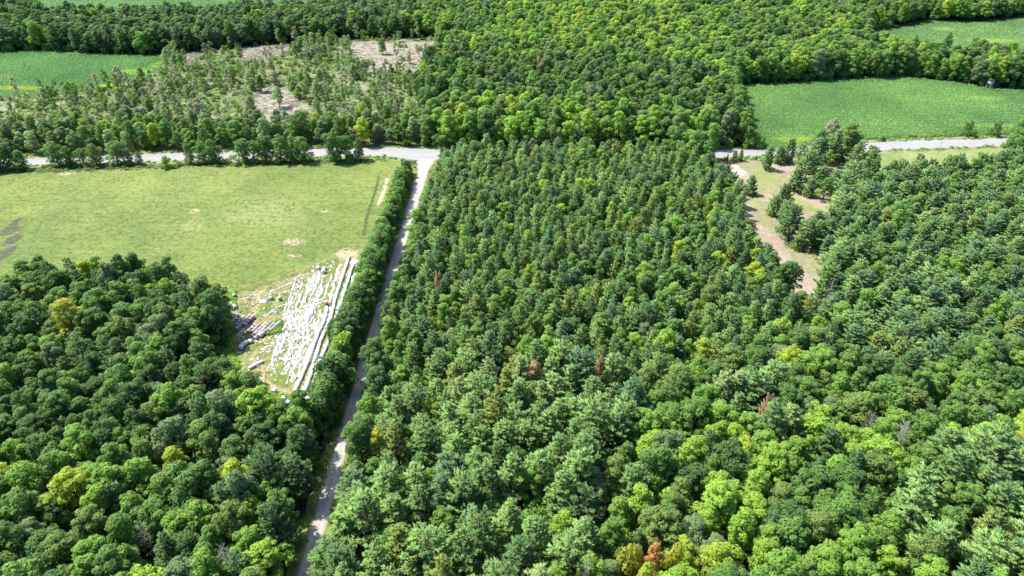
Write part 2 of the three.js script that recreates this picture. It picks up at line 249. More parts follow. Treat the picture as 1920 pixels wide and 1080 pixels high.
// broadleaf tree about 15 m tall: boughs on limbs, each a ragged dome of leaf sprays
function broadleaf(seed, o = {}) {
  const r = rng(seed), { h = 15, R = 4.3, low = 0.3, boughs = 34, leaves = 4300, size = 0.385, bough = 1.4, ragged = 0.34 } = o, cl = new Cloud(), B = [], L = [];
  const lean = [(r() - 0.5) * 1.6, (r() - 0.5) * 1.6], ph = r() * 6.28;
  for (let i = 0; i < boughs; i++) {
    const t = low + (1 - low) * Math.pow((i + 0.5) / boughs, 0.85), a = i * 2.39996 + r() * 0.9, q = (t - low) / (1 - low), prof = Math.sqrt(Math.max(0, 1 - Math.pow(q * 1.02 - 0.18, 2) * 1.35)) * (q < 0.18 ? 0.75 + q * 1.4 : 1);
    const rr = R * prof * (0.36 + 0.6 * r()) * (1 + 0.22 * Math.cos(2 * a + ph) + 0.14 * Math.cos(a + 2 * ph)) * (i === boughs - 1 ? 0.1 : 1), b = bough * (0.55 + 0.7 * r()) * (1 - 0.18 * q);
    B.push([Math.cos(a) * rr + lean[0] * t, h * t - b * 0.55 + (r() - 0.5) * 1.1, Math.sin(a) * rr + lean[1] * t, b, b * (0.72 + 0.25 * r())]);
  }
  B.push([lean[0] * 0.7, h * (low + (1 - low) * 0.5), lean[1] * 0.7, R * 0.55, h * (1 - low) * 0.36]);
  let total = 0; for (const b of B) total += b[3] * b[3];
  B.forEach((b, i) => {
    const n = Math.round(leaves * (i === B.length - 1 ? 0.08 : 0.92) * b[3] * b[3] / (i === B.length - 1 ? b[3] * b[3] : total - R * R * 0.3));
    for (let k = 0; k < n; k++) {
      let d = randDir(r); if (d[1] < -0.35 && r() < 0.75) d[1] = -d[1];
      const x0 = b[0] + d[0] * b[3], z0 = b[2] + d[2] * b[3];
      const rag = 1 - ragged * r() * r() + ragged * 1.1 * (noise(x0 * 1.3 + seed * 7, z0 * 1.3 + d[1] * 3 + i * 5) - 0.42), x = b[0] + d[0] * b[3] * rag, y = b[1] + d[1] * b[4] * rag, z = b[2] + d[2] * b[3] * rag;
      let hid = false; for (let m = 0; m < B.length && !hid; m++) if (m !== i) { const c = B[m]; if (((x - c[0]) ** 2 + (z - c[2]) ** 2) / (c[3] * c[3]) + ((y - c[1]) ** 2) / (c[4] * c[4]) < 0.4) hid = true; }
      if (hid && r() < 0.8) continue;
      leaf(cl, r, x, y, z, d[0] * 0.9, d[1] * 0.9 + 0.25, d[2] * 0.9, size, 0.75, 0.4);
    }
  });
  const th = h * 0.62, tr = 0.16 + h * 0.008, tx = lean[0] * 0.6, tz = lean[1] * 0.6;
  L.push([0, -0.15, 0, tx * 0.4, th * 0.5, tz * 0.4, tr, tr * 0.75, 7], [tx * 0.4, th * 0.5, tz * 0.4, tx, th, tz, tr * 0.75, tr * 0.4, 6]);
  B.slice(0, -1).forEach((b, i) => { if (i % 2) return; const f = clamp(b[1] / h - 0.25, 0.2, 0.6) / 0.62, sx = tx * f, sz = tz * f; L.push([sx, th * f, sz, b[0], b[1], b[2], tr * 0.34, 0.04, 4]); });
  return { crown: cl.geometry(), trunk: limbs(L), h, R };
}
// white pine about 16 m tall: whorls of rising plumes with upswept needle tufts
function pine(seed, o = {}) {
  const r = rng(seed), { h = 16, R = 3.3, low = 0.22, whorl = 1.0, tufts = 12, blade = 0.66, wide = 0.23, up = 0.3, power = 0.75, blades = 5 } = o, cl = new Cloud(), L = [];
  const bend = [(r() - 0.5) * 1.4, (r() - 0.5) * 1.4], lop = 0.4 * r(), lopA = r() * 6.28;
  for (let y = h * low; y < h - 0.3; y += whorl * (0.75 + 0.5 * r())) {
    const q = (y - h * low) / (h * (1 - low)), n = q > 0.9 ? 4 : 5 + Math.floor(r() * 2), a0 = r() * 6.28;
    for (let k = 0; k < n; k++) {
      const a = a0 + k / n * 6.2832 + (r() - 0.5) * 0.5, len = R * Math.pow(1 - q * 0.93, power) * (0.55 + 0.65 * r()) * (1 + lop * Math.cos(a - lopA)) * (q < 0.12 ? 0.7 + 2 * q : 1), rise = up * (0.5 + 0.9 * r()) + q * 0.5;
      const cx = Math.cos(a), cz = Math.sin(a), bx = bend[0] * q, bz = bend[1] * q;
      L.push([bx, y, bz, bx + cx * len * 0.85, y + len * rise * 0.6, bz + cz * len * 0.85, 0.03 + 0.01 * len, 0.012, 3]);
      const m = Math.max(4, Math.round(tufts * len / R * 1.25));
      for (let i = 0; i < m; i++) {
        const f = 0.3 + 0.72 * Math.sqrt((i + r()) / m), side = (r() - 0.5) * 2 * 0.36 * len * (1.12 - f * 0.75), d = len * f;
        const x = bx + cx * d - cz * side, z = bz + cz * d + cx * side, yy = y + rise * len * f * f * 0.8 + 0.12 * Math.sin(f * 9 + a) - Math.abs(side) * 0.12;
        const sp = side / len, dx = cx * 0.75 - cz * sp * 2.2, dz = cz * 0.75 + cx * sp * 2.2, dy = 0.35 + 0.5 * f + q * 0.3, t0 = 0.84 + 0.3 * r();
        for (let b = 0; b < blades; b++) {
          const j = randDir(r), vx = dx + j[0] * 0.75, vy = dy + j[1] * 0.55, vz = dz + j[2] * 0.75, vl = Math.hypot(vx, vy, vz) || 1, s = blade * (0.7 + 0.6 * r()) / vl;
          const kx = randDir(r); let wx = vy * kx[2] - vz * kx[1], wy = vz * kx[0] - vx * kx[2], wz = vx * kx[1] - vy * kx[0]; const wl = (Math.hypot(wx, wy, wz) || 1) / wide; wx /= wl; wy /= wl; wz /= wl;
          const t = t0 * (0.9 + 0.2 * r());
          cl.tri(x - wx - vx * s * 0.15, yy - wy - vy * s * 0.15, z - wz - vz * s * 0.15, x + wx - vx * s * 0.15, yy + wy - vy * s * 0.15, z + wz - vz * s * 0.15, x + vx * s, yy + vy * s, z + vz * s, cx * 0.45, 0.9, cz * 0.45, [t, t, t], 0.55);
        }
      }
    }
  }
  L.push([0, -0.15, 0, bend[0] * 0.4, h * 0.5, bend[1] * 0.4, 0.2, 0.13, 7], [bend[0] * 0.4, h * 0.5, bend[1] * 0.4, bend[0], h * 0.97, bend[1], 0.13, 0.03, 5]);
  return { crown: cl.geometry(), trunk: limbs(L), h, R };
}
// thin aspen left standing after logging: bare pale stem, narrow airy top
function aspen(seed, o = {}) {
  const r = rng(seed), { h = 13, R = 1.7, low = 0.32, leaves = 620, size = 0.34 } = o, cl = new Cloud(), L = [], bx = (r() - 0.5) * 1.4, bz = (r() - 0.5) * 1.4, n = 20;
  for (let i = 0; i < n; i++) {
    const q = (i + r() * 0.8) / n, y = h * (low + (1 - low) * q), a = r() * 6.28, len = R * (0.45 + 0.7 * r()) * Math.pow(Math.sin(Math.PI * clamp(q * 0.86 + 0.1, 0, 1)), 0.7), x0 = bx * y / h, z0 = bz * y / h, x1 = x0 + Math.cos(a) * len, z1 = z0 + Math.sin(a) * len, y1 = y + len * 0.6;
    L.push([x0, y, z0, x1, y1, z1, 0.03, 0.01, 3]);
    for (let k = 0; k < leaves / n; k++) { const f = 0.35 + 0.7 * r(), d = randDir(r), s = 0.55; leaf(cl, r, mix(x0, x1, f) + d[0] * s, mix(y, y1, f) + d[1] * s, mix(z0, z1, f) + d[2] * s, d[0] * 0.6, 0.6 + d[1] * 0.4, d[2] * 0.6, size, 0.9, 0.3); }
  }
  L.push([0, -0.1, 0, bx * 0.4, h * 0.5, bz * 0.4, 0.1, 0.075, 6], [bx * 0.4, h * 0.5, bz * 0.4, bx, h * 0.96, bz, 0.075, 0.02, 4]);
  return { crown: cl.geometry(), trunk: limbs(L), h, R };
}
function snag(seed, o = {}) {
  const r = rng(seed), { h = 12, spread = 2.2, n = 34, twigs = 3 } = o, L = [[0, -0.15, 0, 0.1, h * 0.55, 0.1, 0.15, 0.09, 7], [0.1, h * 0.55, 0.1, 0.25, h, 0, 0.09, 0.015, 5]];
  for (let i = 0; i < n; i++) {
    const f = 0.3 + 0.68 * (i + r()) / n, a = i * 2.4 + r(), len = spread * (0.5 + 0.7 * r()) * Math.pow(1 - f * 0.75, 0.6), y = h * f, x1 = 0.15 + Math.cos(a) * len, z1 = Math.sin(a) * len, y1 = y + len * (0.2 + 0.7 * r());
    L.push([0.15, y, 0.05, x1, y1, z1, 0.035, 0.012, 4]);
    for (let k = 0; k < twigs; k++) { const g = 0.4 + 0.6 * r(), b = a + (r() - 0.5) * 2, l = len * 0.5 * r() + 0.2, x = mix(0.15, x1, g), yy = mix(y, y1, g), z = mix(0.05, z1, g); L.push([x, yy, z, x + Math.cos(b) * l, yy + l * 0.7, z + Math.sin(b) * l, 0.016, 0.006, 3]); }
  }
  return { trunk: limbs(L), h, R: spread };
}
const shapes = {
  broad: Array.from({ length: 12 }, (_, i) => broadleaf(100 + i * 13, [{}, { R: 4.7, boughs: 40 }, { R: 3.8, h: 16 }, { R: 4.4, bough: 1.2, boughs: 44 }, { R: 4.0, bough: 1.6, boughs: 28, ragged: 0.42 }, { R: 4.9, h: 14, boughs: 40 }, { R: 3.6, h: 15.5, size: 0.34 }, { R: 4.3, bough: 1.1, boughs: 52, ragged: 0.4 }, { R: 4.2, size: 0.42, bough: 1.6 }, { R: 4.6, h: 13.5, bough: 1.25, boughs: 46 }, { R: 3.7, h: 16.5, bough: 1.3 }, { R: 4.5, bough: 1.5, boughs: 30, ragged: 0.46 }][i])),
  slim: Array.from({ length: 5 }, (_, i) => broadleaf(400 + i * 17, { h: 13, R: 2.6 + 0.2 * i, bough: 1.25, boughs: 24, leaves: 2500, size: 0.35, low: 0.22 })),
  pine: Array.from({ length: 12 }, (_, i) => pine(700 + i * 11, [{}, { R: 3.7, h: 15 }, { R: 3.0, h: 17, whorl: 0.9 }, { R: 3.9, power: 0.55, h: 15 }, { R: 3.4, tufts: 14, blade: 0.55 }, { R: 3.2, up: 0.5, whorl: 1.15 }, { R: 3.6, power: 0.6, blade: 0.7 }, { R: 2.8, h: 16, power: 0.9 }, { R: 3.8, power: 0.45, h: 14, up: 0.45 }, { R: 3.5, power: 0.7, up: 0.15, whorl: 1.2 }, { R: 3.3, power: 0.5, blade: 0.5, tufts: 15 }, { R: 3.6, h: 17.5, power: 0.8 }][i])),
  young: Array.from({ length: 4 }, (_, i) => pine(900 + i * 7, { h: 9, R: 3.3 - 0.2 * i, low: 0.04, whorl: 0.55, tufts: 12, blade: 0.52, wide: 0.2, up: 0.22, power: 0.46 + 0.07 * i, blades: 5 })),
  aspen: Array.from({ length: 6 }, (_, i) => aspen(1200 + i * 19, { R: 1.8 + 0.2 * i, h: 12 + i * 0.4, leaves: 900 + 100 * i, size: 0.3, low: 0.2 })),
  bush: Array.from({ length: 4 }, (_, i) => broadleaf(1500 + i * 23, { h: 3.4, R: 2.1, bough: 0.9, boughs: 13, leaves: 800, size: 0.28, low: 0.12 })),
  hedge: Array.from({ length: 6 }, (_, i) => broadleaf(1600 + i * 29, { h: 10, R: 2.7 + 0.15 * i, bough: 1.2 + 0.1 * (i % 3), boughs: 26, leaves: 2300, size: 0.36, low: 0.1 })),
  snag: Array.from({ length: 3 }, (_, i) => snag(1700 + i * 5, [{ n: 44 }, { spread: 3.4, n: 30 }, { spread: 1.6, n: 60, twigs: 4, h: 13 }][i])),
};
shapes.under = shapes.bush;
const leafMaterials = {};
const tones = {
  dark: [0.103, 0.203, 0.038], deep: [0.135, 0.254, 0.042], mid: [0.181, 0.324, 0.049], fresh: [0.245, 0.413, 0.049], bright: [0.335, 0.508, 0.049], lime: [0.423, 0.521, 0.039], olive: [0.213, 0.311, 0.056], grey: [0.224, 0.316, 0.107],
  gold: [0.460, 0.460, 0.035], amber: [0.480, 0.360, 0.140], orange: [0.620, 0.330, 0.090], rust: [0.55, 0.36, 0.24],
  pine: [0.251, 0.400, 0.116], pineBlue: [0.213, 0.359, 0.142], pineLight: [0.338, 0.502, 0.148], pineDark: [0.164, 0.292, 0.089], pineOlive: [0.322, 0.409, 0.089], sage: [0.369, 0.479, 0.173], straw: [0.42, 0.43, 0.22],
};
for (const [k, c] of Object.entries(tones)) leafMaterials[k] = new THREE.MeshPhysicalMaterial({ name: 'foliage_' + k, color: new THREE.Color(...c), vertexColors: true, roughness: 0.9, transmission: 0.5, thickness: 0, specularIntensity: 0.5, side: THREE.DoubleSide });
const massLeaf = new THREE.MeshPhysicalMaterial({ name: 'foliage', color: 0xffffff, vertexColors: true, roughness: 0.9, transmission: 0.5, thickness: 0, specularIntensity: 0.5, side: THREE.DoubleSide });
const barkMaterials = { brown: new THREE.MeshStandardMaterial({ color: new THREE.Color(0.06, 0.05, 0.04), roughness: 0.95 }), pale: new THREE.MeshStandardMaterial({ color: new THREE.Color(0.32, 0.3, 0.26), roughness: 0.9 }), grey: new THREE.MeshStandardMaterial({ color: new THREE.Color(0.26, 0.235, 0.21), roughness: 0.95 }) };

// ---------------------------------------------------------------- where the trees stand
const trees = [], cell = 6, hash = new Map();
const keyOf = (x, y) => Math.floor(x / cell) * 4096 + Math.floor(y / cell);
function free(x, y, d) {
  const n = Math.ceil(d / cell); const cx = Math.floor(x / cell), cy = Math.floor(y / cell);
  for (let i = -n; i <= n; i++) for (let j = -n; j <= n; j++) for (const t of hash.get((cx + i) * 4096 + cy + j) || []) { const q = Math.min(d, t.gap ?? d), e = (d + q) / 2; if ((t.x - x) ** 2 + (t.y - y) ** 2 < e * e) return false; }
  return true;
}
function plant(t) { trees.push(t); const k = keyOf(t.x, t.y); if (!hash.has(k)) hash.set(k, []); hash.get(k).push(t); return t; }
const R0 = rng(4242);
// hand-set trees: [kind, tone, pixel x, pixel y, height, width factor, seen at (0 = base, else share of the height)], label, group
function hero(kind, tone, px, py, h, wide, at, label, group, name) {
  const [x, y] = G(px, py, h * at), list = shapes[kind], v = Math.floor(R0() * list.length), s = h / list[v].h;
  return plant({ kind, tone, x, y, v, sy: s, sx: s * wide, turn: R0() * 6.28, label, group, gap: list[v].R * s * wide * 1.1, hero: true, name });
}
const heroes = [
  ['slim', 'gold', 132, 590, 18, 1.05, 0.7, 'tall yellow tree standing out of the dark green woods', null, 'yellow_tree'],
  ['slim', 'orange', 1226, 1040, 13, 0.62, 0.8, 'orange-red tree among yellow trees at the pine edge', null, 'autumn_tree'],
  ['bush', 'gold', 1196, 1028, 13, 0.36, 0.84, 'yellow tree touching the orange-red tree', 'yellow trees round the orange-red tree', 'yellow_tree'],
  ['bush', 'gold', 1268, 1034, 13, 0.36, 0.84, 'yellow tree touching the orange-red tree', 'yellow trees round the orange-red tree', 'yellow_tree'],
  ['bush', 'lime', 1208, 1072, 12, 0.38, 0.84, 'lime tree close under the orange-red tree', null, 'yellow_tree'],
  ['slim', 'rust', 1012, 116, 15, 0.8, 0.84, 'round rust-red tree in the green hardwoods beyond the road', null, 'autumn_tree'],
  ['slim', 'rust', 1095, 117, 15, 0.8, 0.85, 'small rust-red tree beside a lime green crown', null, 'autumn_tree'],
  ['young', 'rust', 821, 524, 12.5, 0.42, 0.8, 'small rust-red conifer in the pine stand near the lane', null, 'dead_conifer'],
  ['young', 'amber', 1126, 684, 15, 0.5, 0.85, 'pine with a dead amber top inside the pine stand', null, 'dead_conifer'],
  ['young', 'rust', 1437, 764, 15, 0.5, 0.8, 'narrow rust-brown dead pine beside pale pines', null, 'dead_conifer'],
  ['slim', 'amber', 1003, 690, 14, 0.8, 0.85, 'pale amber tree top between pines', null, 'yellow_tree'],
  ['slim', 'gold', 711, 832, 13, 0.85, 0.65, 'narrow yellow tree at the lane edge of the pines', null, 'yellow_tree'],
  ['slim', 'lime', 440, 885, 13, 1.1, 0.75, 'yellow-green tree in the woods beside the lane', null, 'yellow_tree'],
  ['slim', 'lime', 322, 850, 13, 0.9, 0.85, 'lime topped tree deep in the woods south of the field', null, 'yellow_tree'],
  ['slim', 'gold', 843, 198, 15, 0.8, 0.85, 'yellow crown at the edge of the hardwoods by the cutover', null, 'yellow_tree'],
  ['slim', 'gold', 872, 188, 14, 0.8, 0.85, 'yellow crown behind the bright green maples', null, 'yellow_tree'],
  ['slim', 'gold', 835, 92, 16, 0.9, 0.75, 'yellow-green tree at the corner of the bare logged ground', null, 'yellow_tree'],
  ['slim', 'gold', 262, 42, 15, 1.0, 0.75, 'yellow tree in the dark tree line between two fields', null, 'yellow_tree'],
  ['slim', 'gold', 1216, 215, 15, 0.8, 0.8, 'yellow tree above the pine stand', null, 'yellow_tree'],
  ['snag', 'grey', 1411, 84, 14, 0.8, 0.6, 'bare grey dead conifer standing in the green hardwoods', null, 'dead_tree'],
  ['snag', 'grey', 420, 1046, 13, 1.2, 0.75, 'bare pale dead tree with forked limbs in the woods', null, 'dead_tree'],
  ['snag', 'grey', 1120, 358, 12, 0.7, 0.8, 'thin grey dead top in the pine stand', null, 'dead_tree'],
  ['snag', 'grey', 842, 606, 13, 0.9, 0.85, 'grey dead branches among pines near the lane', null, 'dead_tree'],
  ['snag', 'grey', 1101, 1062, 15, 0.8, 0.85, 'pale grey dead top among large pale pines', null, 'dead_tree'],
  ['snag', 'grey', 1694, 812, 15, 1.5, 0.8, 'half-dead tree with white twigs over a grey-green crown', null, 'dead_tree'],
  ['snag', 'grey', 1632, 788, 14, 1.2, 0.85, 'grey bare twigs above hardwood crowns', null, 'dead_tree'],
  ['snag', 'grey', 266, 986, 13, 1.0, 0.9, 'grey brushy dead crown in the woods', null, 'dead_tree'],
  ['snag', 'grey', 1556, 545, 12, 1.0, 0.7, 'dead grey pine beside the end of the sandy track', null, 'dead_tree'],
  ['snag', 'grey', 1754, 300, 9, 0.7, 0, 'thin bare sapling on the road verge', null, 'dead_tree'],
  ['snag', 'grey', 1684, 302, 5, 0.8, 0, 'small bare grey bush on the road verge', null, 'dead_tree'],
  ['snag', 'grey', 1815, 158, 10, 1.4, 0, 'grey leafless tree at the crop field edge near the tower', null, 'dead_tree'],
  ['slim', 'straw', 1557, 273, 13, 0.95, 0, 'silvery pale tree behind the pines at the roadside', null, 'silver_tree'],
  ['bush', 'dark', 1588, 272, 7, 0.9, 0, 'round dark bush at the corner of the crop field', null, 'field_tree'],
  ['bush', 'deep', 1812, 256, 7, 0.72, 0, 'lone round tree on the crop field edge', 'lone trees between crop field and road', 'field_tree'],
  ['bush', 'deep', 1862, 255, 7, 0.62, 0, 'lone round tree on the crop field edge', 'lone trees between crop field and road', 'field_tree'],
  ['young', 'pineBlue', 1905, 254, 8, 0.55, 0, 'small blue-green spruce beside the gravel road', null, 'young_conifer'],
  ['bush', 'dark', 1655, 264, 2.2, 1.2, 0, 'low dark bush on the verge of the gravel road', null, 'field_tree'],
  ['bush', 'deep', 1775, 89, 9, 0.6, 0, 'lone tree at the edge of the enclosed crop field', null, 'field_tree'],
  ['bush', 'fresh', 312, 315, 5.2, 0.85, 0, 'lone round bush between road and hay field', null, 'field_tree'],
  ['bush', 'fresh', 336, 312, 2.2, 0.95, 0, 'tiny bush beside the lone round bush', null, 'field_tree'],
];
const clearing = [['young', 'pineLight', 1363, 303, 3.6, 0.5], ['young', 'pine', 1376, 302, 5, 0.75], ['young', 'pineOlive', 1388, 302, 5.6, 0.65], ['young', 'pine', 1435, 318, 10.5, 0.62], ['young', 'pine', 1457, 306, 8, 0.95], ['young', 'pine', 1474, 304, 11, 0.8], ['bush', 'olive', 1416, 299, 1.6, 0.9],
  ['young', 'pine', 1405, 364, 8.2, 1.05], ['young', 'pineDark', 1465, 386, 9.5, 1.0], ['young', 'pine', 1449, 405, 8.5, 1.1], ['young', 'pine', 1468, 416, 9, 1.1], ['young', 'pine', 1488, 356, 9.5, 1.15], ['pine', 'pine', 1508, 338, 13, 1.1], ['pine', 'pine', 1524, 326, 16, 1.15], ['pine', 'pine', 1494, 318, 12, 1.1], ['pine', 'pine', 1556, 308, 16, 1.0],
  ['young', 'pine', 1516, 369, 8, 1.0], ['slim', 'mid', 1543, 374, 9.5, 1.15], ['young', 'pine', 1563, 358, 9, 0.9], ['pine', 'pineLight', 1588, 356, 12, 1.1], ['pine', 'pine', 1616, 342, 15, 1.1], ['pine', 'pine', 1600, 322, 14, 1.1], ['pine', 'pine', 1626, 326, 13, 1.0], ['young', 'pineLight', 1566, 392, 8, 0.8], ['slim', 'fresh', 1546, 318, 9, 1.0], ['pine', 'pine', 1630, 350, 13, 1.0], ['young', 'pine', 1535, 350, 9, 1.1]];
for (const [k, t, px, py, h, w] of clearing) heroes.push([k, t, px, py, h, w * (h < 6 ? 1 : k === 'pine' ? 1.4 : px > 1440 && py > 380 && px < 1480 ? 0.95 : 1.18), 0, k === 'slim' || k === 'bush' ? 'leafy tree among the pines of the sandy clearing' : h < 6 ? 'tiny young conifer between sandy clearing and gravel road' : h < 12 ? 'bushy young pine standing on the sandy clearing' : 'tall layered pine in the clump of the sandy clearing', 'trees of the sandy clearing', k === 'slim' || k === 'bush' ? 'clearing_tree' : h < 12 ? 'young_conifer' : 'white_pine_tree']);
// hedge along the near side of the wide road
for (const [px, h, w, t] of [[-34, 11, 1, 'deep'], [-8, 12, 1.1, 'mid'], [18, 12, 1.05, 'deep'], [44, 9, 0.95, 'mid'], [112, 11, 1.05, 'mid'], [136, 9, 0.95, 'deep'], [158, 8, 0.9, 'mid'], [182, 10, 1.0, 'olive'], [222, 11, 1.05, 'mid'], [243, 7.5, 0.9, 'grey'], [264, 6, 0.8, 'grey'], [360, 9.5, 0.75, 'olive'], [384, 10, 0.95, 'mid'], [406, 11, 0.95, 'deep'], [456, 11, 1.0, 'mid'], [478, 10, 0.95, 'mid'], [500, 12, 1.05, 'deep'], [526, 12, 1.05, 'mid'], [550, 11, 1.0, 'deep'], [574, 12, 0.95, 'mid'], [628, 14, 1.0, 'deep'], [650, 11, 1.0, 'mid'], [672, 10, 0.85, 'deep']])
  heroes.push(['hedge', t, px, 313 - px * 0.0185 + 6 * (px < 100), h, w * 1.1, 0, 'leafy hedge tree between wide gravel road and hay field', 'hedge trees between gravel road and hay field', 'hedge_tree']);
// hedge between hay field and lane
{ const r = rng(91);
  for (let Y = 122; Y < 277; Y += 2.9) { const X = laneX(Y) - laneHalf(Y) - 3.2 - r() * 0.8, big = smooth(232, 200, Y), second = r() < 0.6;
    const put = (x, y, h, w) => { const t = r() < 0.07 ? 'bright' : r() < 0.4 ? 'deep' : r() < 0.5 ? 'mid' : r() < 0.5 ? 'dark' : 'fresh', p = pix(x, y); heroes.push(['hedge', t, p[0], p[1], h, w, 0, 'leafy hedge tree along the lane beside the hay field', 'hedge trees along the lane beside the hay field', 'hedge_tree']); };
    const end = smooth(281, 262, Y);
    put(X, Y, (6.6 + 2.8 * big + 2.6 * r()) * (0.8 + 0.2 * end), 1.05); if (second && Y < 268) put(X - 2.6, Y + 1.4, 3.6 + 0.8 * big + 1.8 * r(), 1.5); }
  heroes.push(['slim', 'bright', 668, 585, 9, 1.4, 0.6, 'bright lime green hedge tree beside the white bale rows', null, 'hedge_tree'], ['broad', 'deep', 632, 625, 11, 1.0, 0.55, 'large dark round tree overhanging the white bale rows', null, 'hedge_tree']);
}
for (const a of heroes) hero(...a);

// regions of the woods, judged by where a crown shows
const P = (l) => l;
const region = {
  pineMain: P([[795, 270], [870, 258], [1000, 240], [1120, 235], [1330, 285], [1400, 330], [1410, 420], [1500, 540], [1580, 620], [1330, 670], [1215, 740], [1180, 850], [1290, 920], [1150, 1020], [1190, 1200], [520, 1200], [690, 780], [800, 320]]),
  pineEast: P([[1400, 290], [2100, 270], [2100, 610], [1900, 640], [1650, 690], [1560, 640], [1480, 500]]),
  pineClump: P([[1690, 850], [1800, 822], [1920, 850], [2100, 860], [2100, 1200], [1850, 1200], [1700, 960]]),
  palePines: P([[1340, 700], [1420, 690], [1460, 740], [1500, 790], [1440, 830], [1360, 780]]),
  brightA: P([[905, 55], [960, 5], [1080, 20], [1240, 10], [1330, 80], [1290, 105], [1190, 90], [1060, 110], [985, 80]]),
  brightB: P([[800, 230], [850, 185], [930, 180], [1100, 200], [1110, 245], [1010, 262], [880, 265], [820, 262]]),
  darkA: P([[800, 110], [900, 110], [1150, 125], [1330, 130], [1420, 230], [1300, 215], [1120, 200], [900, 175], [800, 200]]),
  lowerLeft: P([[-300, 440], [240, 450], [430, 540], [520, 760], [610, 790], [590, 1200], [-300, 1200]]),
  northWest: P([[-300, -300], [760, -300], [760, 60], [640, 66], [420, 78], [330, 102], [200, 110], [-300, 105]]),
};
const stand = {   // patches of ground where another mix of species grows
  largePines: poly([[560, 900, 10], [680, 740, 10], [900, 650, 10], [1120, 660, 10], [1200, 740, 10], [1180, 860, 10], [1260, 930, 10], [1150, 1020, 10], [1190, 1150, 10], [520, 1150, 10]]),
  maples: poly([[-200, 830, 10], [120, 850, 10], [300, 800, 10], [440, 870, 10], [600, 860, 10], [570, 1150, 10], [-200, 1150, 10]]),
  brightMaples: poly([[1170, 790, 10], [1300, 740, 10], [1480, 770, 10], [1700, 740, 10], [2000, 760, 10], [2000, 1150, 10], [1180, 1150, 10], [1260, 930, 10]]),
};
const pick = (r, list) => { let s = 0; for (let i = 1; i < list.length; i += 2) s += list[i]; s *= r(); for (let i = 0; i < list.length; i += 2) if ((s -= list[i + 1]) <= 0) return list[i]; return list[0]; };
const pineTones = ['pine', 5, 'pineBlue', 2, 'pineLight', 3, 'pineDark', 2, 'pineOlive', 1.5], paleTones = ['pineLight', 5, 'sage', 1, 'pine', 3, 'pineOlive', 0.6];
